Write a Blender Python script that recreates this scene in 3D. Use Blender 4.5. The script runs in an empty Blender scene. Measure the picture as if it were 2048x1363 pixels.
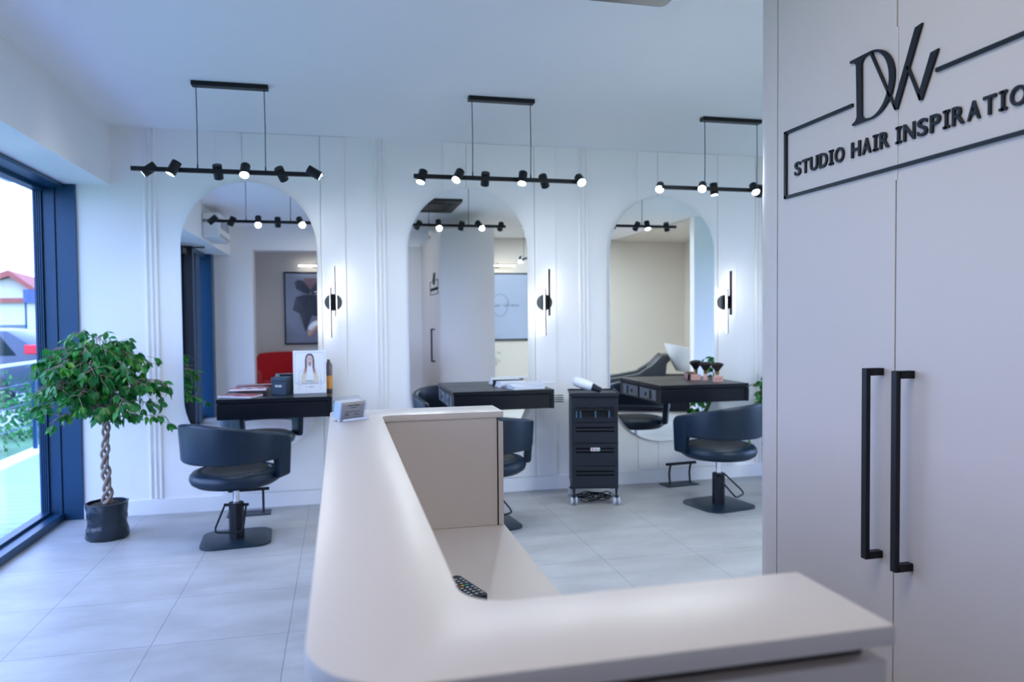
import bpy, bmesh, math, random
from mathutils import Vector, Matrix, Euler
random.seed(7)
C = bpy.context.scene.collection
PI = math.pi
D = 5.954        # back wall
H = 2.889        # ceiling height
sc = bpy.context.scene
WS, P_TR, P_REC, P_NI, P_RE, E_L, E_T, E_D, EXPO = 5.35, 8, 4.2, 5, 43, 150, 9, 10, .42   # light levels

# ------------------------------------------------------------------ materials
def mat(name, col, rough=0.5, metal=0.0, noise=0.0, nscale=8.0, bump=0.0, bscale=60.0, emit=None, estr=0.0,
        spec=0.5, trans=0.0, coat=0.0, sheen=0.0, alpha=1.0):
    m = bpy.data.materials.new(name); m.use_nodes = True
    nt = m.node_tree; b = nt.nodes['Principled BSDF']
    b.inputs['Base Color'].default_value = (*col, 1)
    b.inputs['Roughness'].default_value = rough
    b.inputs['Metallic'].default_value = metal
    b.inputs['Specular IOR Level'].default_value = spec
    b.inputs['Transmission Weight'].default_value = trans
    b.inputs['Coat Weight'].default_value = coat
    b.inputs['Sheen Weight'].default_value = sheen
    b.inputs['Alpha'].default_value = alpha
    tc = nt.nodes.new('ShaderNodeTexCoord')
    if noise > 0:
        n = nt.nodes.new('ShaderNodeTexNoise'); n.inputs['Scale'].default_value = nscale
        n.inputs['Detail'].default_value = 4
        nt.links.new(tc.outputs['Object'], n.inputs['Vector'])
        mx = nt.nodes.new('ShaderNodeMix'); mx.data_type = 'RGBA'
        mx.inputs[6].default_value = (*[c*(1-noise) for c in col], 1)
        mx.inputs[7].default_value = (*[min(1, c*(1+noise)) for c in col], 1)
        nt.links.new(n.outputs['Fac'], mx.inputs[0]); nt.links.new(mx.outputs[2], b.inputs['Base Color'])
    if bump > 0:
        n2 = nt.nodes.new('ShaderNodeTexNoise'); n2.inputs['Scale'].default_value = bscale
        nt.links.new(tc.outputs['Object'], n2.inputs['Vector'])
        bp = nt.nodes.new('ShaderNodeBump'); bp.inputs['Strength'].default_value = bump
        bp.inputs['Distance'].default_value = 0.002
        nt.links.new(n2.outputs['Fac'], bp.inputs['Height']); nt.links.new(bp.outputs['Normal'], b.inputs['Normal'])
    if emit:
        b.inputs['Emission Color'].default_value = (*emit, 1)
        b.inputs['Emission Strength'].default_value = estr
    return m

M = {}
M['wall'] = mat('wall_paint', (.87, .855, .84), .55, noise=.015, nscale=1.5, bump=.05, bscale=180)
M['ceil'] = mat('ceiling_paint', (.88, .88, .88), .8, noise=.01, nscale=1.2)
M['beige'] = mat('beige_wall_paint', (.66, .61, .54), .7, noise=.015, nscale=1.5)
M['panel'] = mat('panel_lacquer', (.87, .855, .84), .35, noise=.01, nscale=2)
M['base'] = mat('skirting_lacquer', (.84, .84, .84), .3)
M['cash'] = mat('cashmere_laminate', (.655, .585, .53), .38, noise=.012, nscale=3, bump=.04, bscale=500)
M['cashtop'] = mat('counter_laminate', (.72, .655, .595), .36, noise=.012, nscale=3, bump=.03, bscale=400)
M['gap'] = mat('dark_gap', (.02, .018, .017), .8, noise=.1)
M['slot'] = mat('black_slot', (.0008, .0008, .001), .9, noise=.1, spec=.1)
M['gapbrown'] = mat('brown_edge_band', (.16, .10, .07), .6, noise=.1)
M['frame'] = mat('anthracite_blue_lit', (.008, .055, .125), .34, metal=.25, noise=.08, nscale=4)  # anthracite with the blue of reflected daylight put into the base colour
M['frame2'] = mat('black_aluminium', (.006, .010, .018), .35, metal=.2, noise=.08, nscale=4)
M['black'] = mat('matt_black_metal', (.003, .005, .008), .45, noise=.1, nscale=20, spec=.35)
M['blackplate'] = mat('powder_coated_plate', (.008, .022, .036), .42, noise=.1, nscale=20, spec=.45)
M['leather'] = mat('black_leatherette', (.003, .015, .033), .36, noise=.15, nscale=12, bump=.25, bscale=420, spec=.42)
M['leather2'] = mat('dark_grey_leatherette', (.022, .025, .030), .5, noise=.15, nscale=12, bump=.25, bscale=420)
M['deskm'] = mat('black_brown_wood', (.003, .005, .010), .30, noise=.35, nscale=14, spec=.38)
M['chrome'] = mat('chrome', (.8, .8, .82), .12, metal=1, noise=.02)
M['mirror'] = mat('mirror_silver', (.92, .94, .95), .012, metal=1, noise=.004)
M['mirroredge'] = mat('mirror_backing', (.72, .74, .76), .35, noise=.02)
M['plastic'] = mat('black_plastic', (.009, .014, .024), .5, noise=.1, nscale=10, bump=.15, bscale=300, spec=.4)
M['plasticblue'] = mat('blue_grey_plastic', (.05, .12, .20), .4, noise=.1)
M['wheel'] = mat('grey_wheel', (.45, .50, .58), .4, noise=.05)
M['socket'] = mat('grey_socket_plate', (.16, .19, .23), .4, metal=.3, noise=.05)
M['white'] = mat('white_plastic', (.82, .84, .86), .3, noise=.02)
M['paper'] = mat('white_paper', (.80, .83, .88), .6, noise=.03, nscale=20)
M['ink'] = mat('dark_ink', (.03, .035, .05), .6, noise=.1)
M['pink'] = mat('pink_block', (.72, .42, .36), .5, noise=.05)
M['gold'] = mat('brass', (.75, .52, .22), .25, metal=1, noise=.05)
M['bristle'] = mat('dark_bristle', (.018, .010, .008), .8, noise=.4, nscale=120, bump=.6, bscale=300)
M['red'] = mat('red_velvet', (.62, .008, .018), .85, noise=.15, nscale=9, sheen=.2, bump=.2, bscale=300)
M['soil'] = mat('potting_soil', (.035, .024, .018), .95, noise=.6, nscale=60, bump=1, bscale=120)
M['bark'] = mat('ficus_bark', (.30, .23, .18), .8, noise=.35, nscale=40, bump=.5, bscale=120)
M['potbag'] = mat('black_pot_foil', (.012, .022, .032), .28, noise=.3, nscale=20, bump=.3, bscale=40)
M['lamp_on'] = mat('lamp_glass', (1, 1, 1), .4, noise=.001, emit=(.80, .91, 1.0), estr=E_L)
M['tube_on'] = mat('opal_tube', (1, 1, 1), .4, noise=.001, emit=(.97, .98, 1.0), estr=E_T)
M['tube_dim'] = mat('opal_tube_warm', (1, 1, 1), .4, noise=.001, emit=(1.0, .93, .80), estr=E_D)
M['ac'] = mat('white_ac_shell', (.75, .74, .71), .4, noise=.01)
M['grille'] = mat('grey_grille', (.30, .33, .38), .5, noise=.1, nscale=60)
M['skin'] = mat('skin', (.62, .36, .27), .5, noise=.06, nscale=12)
M['shirt'] = mat('white_cotton', (.80, .82, .86), .8, noise=.04, nscale=14, bump=.2, bscale=60)
M['jeans'] = mat('pale_denim', (.45, .55, .70), .85, noise=.12, nscale=60)
M['hair'] = mat('brown_hair', (.05, .03, .02), .6, noise=.4, nscale=40)
M['orange'] = mat('orange_label', (.75, .33, .06), .5, noise=.2, nscale=40)
M['smoke'] = mat('smoky_bottle', (.13, .10, .10), .15, noise=.2, nscale=30)

def leafmat():
    m = bpy.data.materials.new('ficus_leaf'); m.use_nodes = True; nt = m.node_tree
    b = nt.nodes['Principled BSDF']; b.inputs['Roughness'].default_value = .42
    g = nt.nodes.new('ShaderNodeNewGeometry')
    r = nt.nodes.new('ShaderNodeValToRGB')
    cr = r.color_ramp
    cr.elements[0].position = 0; cr.elements[0].color = (.006, .12, .018, 1)
    cr.elements[1].position = 1; cr.elements[1].color = (.12, .36, .04, 1)
    e = cr.elements.new(.55); e.color = (.010, .19, .028, 1)
    e = cr.elements.new(.85); e.color = (.03, .26, .03, 1)
    nt.links.new(g.outputs['Random Per Island'], r.inputs['Fac'])
    nt.links.new(r.outputs['Color'], b.inputs['Base Color'])
    t = nt.nodes.new('ShaderNodeBsdfTranslucent'); nt.links.new(r.outputs['Color'], t.inputs['Color'])
    mx = nt.nodes.new('ShaderNodeMixShader'); mx.inputs[0].default_value = .35
    out = nt.nodes['Material Output']
    nt.links.new(b.outputs[0], mx.inputs[1]); nt.links.new(t.outputs[0], mx.inputs[2]); nt.links.new(mx.outputs[0], out.inputs[0])
    return m
M['leaf'] = leafmat()

def glassmat(name, tint=(1, 1, 1), refl=.9):
    m = bpy.data.materials.new(name); m.use_nodes = True; nt = m.node_tree
    for n in list(nt.nodes):
        if n.type != 'OUTPUT_MATERIAL': nt.nodes.remove(n)
    out = [n for n in nt.nodes if n.type == 'OUTPUT_MATERIAL'][0]
    t = nt.nodes.new('ShaderNodeBsdfTransparent'); t.inputs[0].default_value = (*tint, 1)
    gl = nt.nodes.new('ShaderNodeBsdfGlossy'); gl.inputs['Roughness'].default_value = .01
    gl.inputs[0].default_value = (refl, refl, refl, 1)
    lw = nt.nodes.new('ShaderNodeLayerWeight'); lw.inputs['Blend'].default_value = .5
    pw = nt.nodes.new('ShaderNodeMath'); pw.operation = 'POWER'; pw.inputs[1].default_value = 5
    nt.links.new(lw.outputs['Facing'], pw.inputs[0])
    f = nt.nodes.new('ShaderNodeMath'); f.operation = 'MULTIPLY_ADD'; f.inputs[1].default_value = .9; f.inputs[2].default_value = .035
    nt.links.new(pw.outputs[0], f.inputs[0])
    mx = nt.nodes.new('ShaderNodeMixShader')
    nt.links.new(f.outputs[0], mx.inputs[0]); nt.links.new(t.outputs[0], mx.inputs[1]); nt.links.new(gl.outputs[0], mx.inputs[2])
    nt.links.new(mx.outputs[0], out.inputs[0])
    return m
M['glass'] = glassmat('window_glass')
M['acrylic'] = glassmat('clear_acrylic', (.93, .95, 1.0))

def floormat():
    m = bpy.data.materials.new('floor_tiles'); m.use_nodes = True; nt = m.node_tree
    b = nt.nodes['Principled BSDF']
    tc = nt.nodes.new('ShaderNodeTexCoord')
    mp = nt.nodes.new('ShaderNodeMapping'); mp.inputs['Location'].default_value = (1.4406 + .592*10, -4.1106 + .592*20, 0)
    nt.links.new(tc.outputs['Object'], mp.inputs['Vector'])
    br = nt.nodes.new('ShaderNodeTexBrick'); br.offset = 0; br.squash = 1
    br.inputs['Scale'].default_value = 1
    br.inputs['Brick Width'].default_value = .592; br.inputs['Row Height'].default_value = .592
    br.inputs['Mortar Size'].default_value = .0024; br.inputs['Mortar Smooth'].default_value = .2
    br.inputs['Color1'].default_value = (.42, .415, .405, 1); br.inputs['Color2'].default_value = (.45, .445, .435, 1)
    br.inputs['Mortar'].default_value = (.24, .24, .25, 1)
    nt.links.new(mp.outputs['Vector'], br.inputs['Vector'])
    n = nt.nodes.new('ShaderNodeTexNoise'); n.inputs['Scale'].default_value = 2.2; n.inputs['Detail'].default_value = 6
    n.inputs['Roughness'].default_value = .6
    mp2 = nt.nodes.new('ShaderNodeMapping'); mp2.inputs['Scale'].default_value = (1, 2.2, 1)
    nt.links.new(tc.outputs['Object'], mp2.inputs['Vector']); nt.links.new(mp2.outputs['Vector'], n.inputs['Vector'])
    r = nt.nodes.new('ShaderNodeValToRGB')
    r.color_ramp.elements[0].position = .32; r.color_ramp.elements[0].color = (.80, .785, .77, 1)
    r.color_ramp.elements[1].position = .68; r.color_ramp.elements[1].color = (1.05, 1.05, 1.05, 1)
    nt.links.new(n.outputs['Fac'], r.inputs['Fac'])
    mx = nt.nodes.new('ShaderNodeMix'); mx.data_type = 'RGBA'; mx.blend_type = 'MULTIPLY'; mx.inputs[0].default_value = 1
    nt.links.new(br.outputs['Color'], mx.inputs[6]); nt.links.new(r.outputs['Color'], mx.inputs[7])
    nt.links.new(mx.outputs[2], b.inputs['Base Color'])
    b.inputs['Roughness'].default_value = .42; b.inputs['Specular IOR Level'].default_value = .4
    return m
M['floor'] = floormat()

# ------------------------------------------------------------------ mesh helpers
def nb(): return bmesh.new()
def merge(dst, src, mtx=None):
    if mtx is not None: bmesh.ops.transform(src, matrix=mtx, verts=src.verts)
    me = bpy.data.meshes.new('tmp'); src.to_mesh(me); src.free(); dst.from_mesh(me); bpy.data.meshes.remove(me)
def box(bm, x0, x1, y0, y1, z0, z1, bev=0, seg=2, mtx=None):
    b = bmesh.new(); bmesh.ops.create_cube(b, size=1)
    bmesh.ops.scale(b, vec=(abs(x1-x0), abs(y1-y0), abs(z1-z0)), verts=b.verts)
    bmesh.ops.translate(b, vec=((x0+x1)/2, (y0+y1)/2, (z0+z1)/2), verts=b.verts)
    if bev: bmesh.ops.bevel(b, geom=list(b.edges), offset=bev, segments=seg, profile=.5, affect='EDGES')
    merge(bm, b, mtx)
def cyl(bm, p0, p1, r0, r1=None, seg=20, caps=True):
    r1 = r0 if r1 is None else r1
    p0 = Vector(p0); p1 = Vector(p1); d = p1-p0; L = d.length
    q = d.to_track_quat('Z', 'Y').to_matrix().to_4x4()
    b = bmesh.new(); bmesh.ops.create_cone(b, cap_ends=caps, segments=seg, radius1=r0, radius2=r1, depth=L)
    merge(bm, b, Matrix.Translation((p0+p1)/2) @ q)
def sphere(bm, c, r, sx=1, sy=1, sz=1, u=16, v=10):
    b = bmesh.new(); bmesh.ops.create_uvsphere(b, u_segments=u, v_segments=v, radius=r)
    merge(bm, b, Matrix.Translation(Vector(c)) @ Matrix.Diagonal((sx, sy, sz, 1)))
def tube(bm, pts, r, seg=8, closed=False):
    pts = [Vector(p) for p in pts]; n = len(pts); rings = []
    rr = r if isinstance(r, (list, tuple)) else [r]*n
    up = Vector((0, 0, 1)); prev = None
    for i, p in enumerate(pts):
        a = pts[(i-1) % n] if (i > 0 or closed) else p
        c = pts[(i+1) % n] if (i < n-1 or closed) else p
        t = (c-a).normalized() if (c-a).length > 1e-9 else Vector((0, 0, 1))
        if prev is None:
            s = t.cross(up) if abs(t.dot(up)) < .95 else t.cross(Vector((1, 0, 0)))
        else:
            s = prev - t*prev.dot(t)
            if s.length < 1e-6: s = t.cross(up)
        s.normalize(); prev = s; w = t.cross(s)
        rings.append([bm.verts.new(p + (s*math.cos(2*PI*k/seg) + w*math.sin(2*PI*k/seg))*rr[i]) for k in range(seg)])
    m = n if closed else n-1
    for i in range(m):
        a = rings[i]; b = rings[(i+1) % n]
        for k in range(seg):
            try: bm.faces.new((a[k], a[(k+1) % seg], b[(k+1) % seg], b[k]))
            except ValueError: pass
    if not closed:
        bm.faces.new(rings[0][::-1]); bm.faces.new(rings[-1])
def lathe(bm, prof, c=(0, 0, 0), seg=40):
    rings = []
    for r, z in prof:
        if r < 1e-5: rings.append([bm.verts.new((c[0], c[1], c[2]+z))])
        else: rings.append([bm.verts.new((c[0]+r*math.cos(2*PI*k/seg), c[1]+r*math.sin(2*PI*k/seg), c[2]+z)) for k in range(seg)])
    for a, b in zip(rings, rings[1:]):
        for k in range(seg):
            k2 = (k+1) % seg
            if len(a) == 1 and len(b) > 1: bm.faces.new((a[0], b[k2], b[k]))
            elif len(b) == 1 and len(a) > 1: bm.faces.new((a[k], a[k2], b[0]))
            elif len(a) > 1: bm.faces.new((a[k], a[k2], b[k2], b[k]))
def prism(bm, pts, h0, h1, axis='z', bev=0):
    """closed outline extruded; axis z: pts (x,y); axis y: pts (x,z); axis x: pts (y,z)"""
    def P(a, b, h): return {'z': (a, b, h), 'y': (a, h, b), 'x': (h, a, b)}[axis]
    b = bmesh.new()
    vs = [b.verts.new(P(a, c, h0)) for a, c in pts]; f = b.faces.new(vs)
    r = bmesh.ops.extrude_face_region(b, geom=[f])
    d = Vector(P(0, 0, h1)) - Vector(P(0, 0, h0))
    bmesh.ops.translate(b, vec=d, verts=[v for v in r['geom'] if isinstance(v, bmesh.types.BMVert)])
    bmesh.ops.recalc_face_normals(b, faces=b.faces)
    if bev:
        es = [e for e in b.edges if len(e.link_faces) == 2 and e.calc_face_angle(0) > .9 and
              (any(len(f.verts) > 4 for f in e.link_faces))]
        bmesh.ops.bevel(b, geom=es, offset=bev, segments=2, profile=.5, affect='EDGES')
    merge(bm, b)
def rrect(w, h, r, n=6, cx=0, cy=0):
    pts = []
    for sx, sy, a0 in ((1, 1, 0), (-1, 1, 90), (-1, -1, 180), (1, -1, 270)):
        for k in range(n+1):
            a = math.radians(a0 + 90*k/n)
            pts.append((cx+sx*(w/2-r)+r*math.cos(a), cy+sy*(h/2-r)+r*math.sin(a)))
    return pts
def obj(name, bm, m, parent=None, smooth=None, label=None, kind=None):
    bmesh.ops.recalc_face_normals(bm, faces=bm.faces)
    me = bpy.data.meshes.new(name); bm.to_mesh(me); bm.free()
    if isinstance(m, (list, tuple)):
        for q in m: me.materials.append(q)
    else: me.materials.append(m)
    o = bpy.data.objects.new(name, me); C.objects.link(o)
    if parent: o.parent = parent
    if smooth is not None:
        me.polygons.foreach_set('use_smooth', [True]*len(me.polygons))
        me.set_sharp_from_angle(angle=math.radians(smooth))
    if label: o['label'] = label
    if kind: o['kind'] = kind
    return o
def thing(name, label, cat, loc=(0, 0, 0), rz=0, group=None, rot=None):
    o = bpy.data.objects.new(name, None); C.objects.link(o); o.empty_display_size = .05
    o.location = loc; o.rotation_euler = rot or (0, 0, rz)
    o['label'] = label; o['category'] = cat
    if group: o['group'] = group
    return o
def tag(o, label, cat, group=None, kind=None):
    o['label'] = label; o['category'] = cat
    if group: o['group'] = group
    if kind: o['kind'] = kind
    return o
def struct(name, bm, m, parent=None, smooth=None):
    o = obj(name, bm, m, parent, smooth)
    if not parent: o['kind'] = 'structure'
    return o
def dup(root, loc, rz, label):
    def cp(o, par):
        c = o.copy(); C.objects.link(c); c.parent = par
        for ch in [x for x in o.children]: cp(ch, c)
        return c
    r = cp(root, None); r.location = loc; r.rotation_euler = (0, 0, rz); r['label'] = label
    return r
def textmesh(s, size, ext, bold=0.0, cond=1.0, align='LEFT'):
    cu = bpy.data.curves.new('t', 'FONT'); cu.body = s; cu.size = size; cu.extrude = ext; cu.offset = bold
    cu.align_x = align; cu.resolution_u = 4
    o = bpy.data.objects.new('t', cu); C.objects.link(o)
    dg = bpy.context.evaluated_depsgraph_get(); dg.update()
    me = bpy.data.meshes.new_from_object(o.evaluated_get(dg))
    bpy.data.objects.remove(o); bpy.data.curves.remove(cu)
    b = bmesh.new(); b.from_mesh(me); bpy.data.meshes.remove(me)
    bmesh.ops.scale(b, vec=(cond, 1, 1), verts=b.verts)
    return b
def text_obj(name, s, size, ext, m, parent, mtx, bold=0.0, cond=1.0, align='CENTER', label=None):
    b = textmesh(s, size, ext, bold, cond, align)
    bmesh.ops.transform(b, matrix=mtx, verts=b.verts)
    return obj(name, b, m, parent, label=label)

# ------------------------------------------------------------------ the room
bm = nb(); box(bm, -2.12, 6.5, -2.1, D+.1, -.08, 0); struct('floor', bm, M['floor'])
bm = nb(); box(bm, -2.3, 6.5, -2.1, D+.1, H, H+.12); struct('ceiling', bm, M['ceil'])
bm = nb(); box(bm, -2.14, 6.5, D, D+.12, 0, H); struct('wall_back', bm, M['wall'])
# raised panels behind every station (a wide board with two seams)
n = 1
for xr in (.051, 1.782, 3.471):
    bm = nb(); xl = xr-.95
    for a, b_ in ((xl, xl+.186), (xl+.191, xl+.761), (xl+.766, xr)):
        box(bm, a, b_, D-.012, D, .12, H-.002, .0015, 1)
    n += 1; struct('trim_%d' % n, bm, M['panel'])
for xs in (-1.412, .278, 1.985, 3.66):
    bm = nb()
    for k in range(3):
        cx = xs+.012+k*.035
        prism(bm, [(cx-.011, D), (cx-.009, D-.009), (cx-.004, D-.014), (cx+.004, D-.014), (cx+.009, D-.009), (cx+.011, D)], .12, H-.002)
    n += 1; struct('trim_%d' % n, bm, M['panel'])
bm = nb(); box(bm, -1.86, 6.4, D-.016, D, 0, .115, .002, 1); struct('baseboard_back', bm, M['base'])
# boxed soffit over the windows
bm = nb(); box(bm, -2.3, -1.63, -.1, D, 2.457, H); struct('trim_1', bm, M['wall'])
# rear of the room (seen in the mirrors)
bm = nb(); box(bm, -2.14, -1.30, -.4, -.1, 0, 2.545); box(bm, -2.14, 1.3, -.4, -.1, 2.545, H); struct('wall_front', bm, M['wall'])
bm = nb(); box(bm, -2.14, 1.4, -2.1, -2.0, 0, H); struct('wall_alcove', bm, M['wall'])
bm = nb(); box(bm, 1.3, 1.42, -2.0, -.1, 0, H); box(bm, .95, 1.3, -.4, -.1, 0, 2.545); struct('wall_partition', bm, M['wall'])
bm = nb(); box(bm, -2.2, -2.1, -2.1, -.1, 0, H); struct('wall_left', bm, M['wall'])
bm = nb(); box(bm, 1.42, 6.5, -1.0, -.9, 0, H); struct('wall_rear', bm, M['beige'])
bm = nb(); box(bm, 4.95, 6.4, 2.07, 2.2, 0, H); struct('wall_pier', bm, M['wall'])
bm = nb()
for b_ in ((2.07, 2.45, 0, H), (5.75, D+.1, 0, H), (2.45, 5.75, 0, .25), (2.45, 5.75, 2.5, H)): box(bm, 6.4, 6.5, *b_)
struct('wall_right', bm, M['wall'])
w3 = bpy.data.objects.new('added_fill_window', None); C.objects.link(w3); w3['kind'] = 'structure'  # unseen window added to bring fill daylight in from the right
bm = nb()
for b_ in ((2.45, 2.53, .25, 2.5), (5.67, 5.75, .25, 2.5), (2.53, 5.67, .25, .33), (2.53, 5.67, 2.42, 2.5), (4.06, 4.14, .33, 2.42)): box(bm, 6.41, 6.47, *b_)
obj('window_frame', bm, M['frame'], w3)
bm = nb(); box(bm, 6.436, 6.444, 2.53, 5.67, .33, 2.42); obj('window_glass', bm, M['glass'], w3)
bm = nb(); box(bm, 6.35, 6.5, -1.0, 2.07, 0, H-.03); struct('wall_niche', bm, M['beige'])
bm = nb(); box(bm, 4.95, 6.4, -.9, 2.07, H-.03, H-.001); struct('trim_20', bm, M['beige'])  # dropped niche ceiling sheet; its beige stands in for shade from the daylight

# ------------------------------------------------------------------ window front on the left
def frame_box(name, parent, m, *boxes):
    bm = nb()
    for b_ in boxes: box(bm, *b_, .003, 1)
    return obj(name, bm, m, parent)
w = thing('window_1', 'x', 'x'); del w['label']; del w['category']; w['kind'] = 'structure'
bm = nb()
box(bm, -1.995, -1.862, 5.936, D, 0, 2.457, .002, 1)
box(bm, -2.075, -1.998, 5.925, D, 0, 2.457, .002, 1)
for k in range(4): box(bm, -2.125+k*.0135, -2.118+k*.0135, 5.905, D, 0, 2.457)
box(bm, -2.14, -2.07, 5.93, D, 0, 2.457)
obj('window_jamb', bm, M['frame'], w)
bm = nb(); box(bm, -2.075, -1.99, 1.3, 5.936, 0, .055, .004, 1); box(bm, -2.14, -2.07, 1.3, 5.93, 0, .075, .004, 1)
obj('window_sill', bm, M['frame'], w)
bm = nb(); box(bm, -2.14, -1.935, 2.45, 5.93, 2.427, 2.457, .002, 1); box(bm, -2.14, -2.06, 2.45, 5.93, 2.40, 2.43, .002, 1)
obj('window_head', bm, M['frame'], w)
bm = nb(); box(bm, -2.115, -2.107, 2.45, 5.93, .07, 2.41); obj('window_glass', bm, M['glass'], w)
d1 = bpy.data.objects.new('door_1', None); C.objects.link(d1); d1['kind'] = 'structure'
bm = nb(); box(bm, -2.14, -1.90, 2.33, 2.45, 0, 2.457); box(bm, -2.14, -1.90, 1.25, 1.36, 0, 2.457)
box(bm, -2.12, -2.02, 1.36, 2.33, 2.38, 2.457); box(bm, -2.12, -2.02, 1.36, 2.33, 0.0, .12)
obj('door_frame', bm, M['frame2'], d1)
bm = nb(); box(bm, -2.09, -2.04, 1.36, 1.48, .12, 2.38); box(bm, -2.09, -2.04, 2.21, 2.33, .12, 2.38)
obj('door_leaf', bm, M['frame2'], d1)
bm = nb(); box(bm, -2.07, -2.062, 1.48, 2.21, .12, 2.38); obj('door_glass', bm, M['glass'], d1)
bm = nb(); tube(bm, [(-2.04, 2.15, .9), (-1.98, 2.15, .9), (-1.98, 2.15, 1.5), (-2.04, 2.15, 1.5)], .012); obj('door_handle', bm, M['chrome'], d1)
bm = nb(); box(bm, -1.99, -1.93, 1.55, 1.80, 2.33, 2.40, .004, 1); tube(bm, [(-1.95, 1.6, 2.41), (-1.72, 1.5, 2.425)], .012)
obj('door_closer', bm, M['black'], d1)
w2 = bpy.data.objects.new('window_2', None); C.objects.link(w2); w2['kind'] = 'structure'
bm = nb()
box(bm, -2.14, -1.862, -.1, .12, 0, 2.457); box(bm, -2.14, -1.95, .55, .85, 0, 2.457)
box(bm, -2.14, -1.94, .12, 1.25, 2.40, 2.457); box(bm, -2.14, -1.99, .12, 1.25, 0, .06)
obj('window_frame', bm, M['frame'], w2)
bm = nb(); box(bm, -2.115, -2.107, .12, 1.25, .06, 2.41); obj('window_glass', bm, M['glass'], w2)

# ------------------------------------------------------------------ mirrors
def stadium(cx, z0, z1, w_, n=28, inset=0):
    r = w_/2; pts = []
    for k in range(n+1):
        a = PI*k/n; pts.append((cx+(r-inset)*math.cos(a), z1-r+(r-inset)*math.sin(a)))
    for k in range(n+1):
        a = PI+PI*k/n; pts.append((cx+(r-inset)*math.cos(a), z0+r+(r-inset)*math.sin(a)))
    return pts
for cx, z0, z1, lab in ((-.662, .385, 2.511, 'tall oval wall mirror behind the black desk with magazines, nearest the window'),
                        (1.033, .375, 2.513, 'tall oval wall mirror behind the black desk with white papers, showing the cabinet'),
                        (2.743, .365, 2.502, 'tall oval wall mirror behind the black desk with two brushes, beside the tall cabinet')):
    t = thing('wall_mirror', lab, 'mirror', (cx, D-.012, z0), group='oval mirrors on the back wall')
    bm = nb(); prism(bm, stadium(0, 0, z1-z0, .985), -.022, 0, 'y'); obj('mirror_backing', bm, M['mirroredge'], t, 35)
    bm = nb(); prism(bm, stadium(0, 0, z1-z0, .985, 28, .001), -.028, -.0222, 'y', 0)
    bmesh.ops.remove_doubles(bm, verts=bm.verts, dist=1e-5)
    obj('mirror_glass', bm, M['mirror'], t)

# ------------------------------------------------------------------ track lights
def area_free(): pass
def spot_head(parent, x, side, dr, lens_r=.0275, zoff=0, power=14, blend=.6):
    dr = Vector(dr).normalized()
    c = Vector((x, side*.036, .006+zoff))
    top = c - dr*.042; bot = c + dr*.046
    bm = nb(); b_ = nb(); lathe(b_, [(0, 0), (.0265, 0), (.0285, .002), (.0285, .088), (.0262, .088), (.0262, .078), (0, .078)], seg=28)
    merge(bm, b_, Matrix.Translation(top) @ dr.to_track_quat('Z', 'Y').to_matrix().to_4x4()); cyl(bm, (x, side*.008, 0), c, .008, .008, 10)
    h = obj('spot_head', bm, M['black'], parent, 40)
    bm = nb(); cyl(bm, bot-dr*.0098, bot-dr*.008, .0255, .0255, 24); obj('spot_lens', bm, M['lamp_on'], h, label='lit white lens')
    L = bpy.data.lights.new('spot_lamp', 'SPOT'); L.energy = power; L.color = (.90, .95, 1.0); L.spot_size = math.radians(115)
    L.spot_blend = blend; L.shadow_soft_size = .025
    lo = bpy.data.objects.new('spot_lamp', L); C.objects.link(lo); lo.parent = parent
    lo.location = bot+dr*.006; lo.rotation_euler = dr.to_track_quat('-Z', 'Y').to_euler()
def track_light(cx, y, z, ln, canx, lab, heads, rz=0, canw=.44, power=P_TR):
    t = thing('track_light', lab, 'ceiling lamp', (cx, y, z), rz, 'black track lights hanging from the ceiling')
    bm = nb(); box(bm, -ln/2, ln/2, -.012, .012, -.013, .013, .001, 1); obj('light_bar', bm, M['black'], t)
    bm = nb(); box(bm, canx-canw/2, canx+canw/2, -.03, .03, H-z-.028, H-z, .003, 1)
    obj('ceiling_plate', bm, M['black'], t)
    for s in (-1, 1):
        bm = nb(); xx = canx+s*(canw/2-.025)
        tube(bm, [(xx, 0, .013), (xx+.002, 0, (H-z)*.5), (xx, 0, H-z-.028)], .0028, 6)
        cyl(bm, (xx, 0, .012), (xx, 0, .04), .005, .004, 8); obj('suspension_cord', bm, M['black'], t)
    for (x, side, dr) in heads: spot_head(t, x, side, dr, power=power)
    return t
track_light(-.637, 4.75, 2.358, 1.105, .011, 'black six spot track light over the window end desk, leftmost of the three', [
    (-.46, 1, (-.75, -.14, -.60)), (-.31, -1, (-.42, -.12, -.85)), (-.075, 1, (.04, .55, -.9)), (.09, -1, (-.02, -.62, -.78)),
    (.295, 1, (.38, .65, -.75)), (.493, -1, (.84, -.02, -.48))])
track_light(1.043, 4.71, 2.365, 1.144, .005, 'black six spot track light over the desk with white papers, middle one', [
    (-.515, 1, (-.28, -.32, -.9)), (-.29, -1, (-.42, -.50, -.75)), (-.10, 1, (.03, .6, -.9)), (.135, -1, (-.2, -.38, -.88)),
    (.30, 1, (.45, .65, -.75)), (.53, -1, (0, -.80, -.55))])
track_light(2.81, 4.86, 2.378, 1.14, -.017, 'black six spot track light partly hidden by the tall cabinet', [
    (-.56, 1, (-.42, -.75, -.5)), (-.265, -1, (-.42, -.72, -.5)), (-.135, 1, (.05, -.12, -1)), (.15, -1, (-.12, -.68, -.72)),
    (.235, 1, (0, .4, -.9)), (.48, -1, (.3, -.3, -.8))], canw=.47)
track_light(2.75, 1.15, 2.36, 1.13, 0, 'black track light behind the cabinet, seen small in the middle mirror', [
    (-.5, -1, (.2, -.4, -.9)), (-.25, 1, (.4, .3, -.8)), (.1, -1, (-.3, .5, -.8)), (.4, 1, (0, -.3, -1))], rz=PI/2, power=5)
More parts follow.
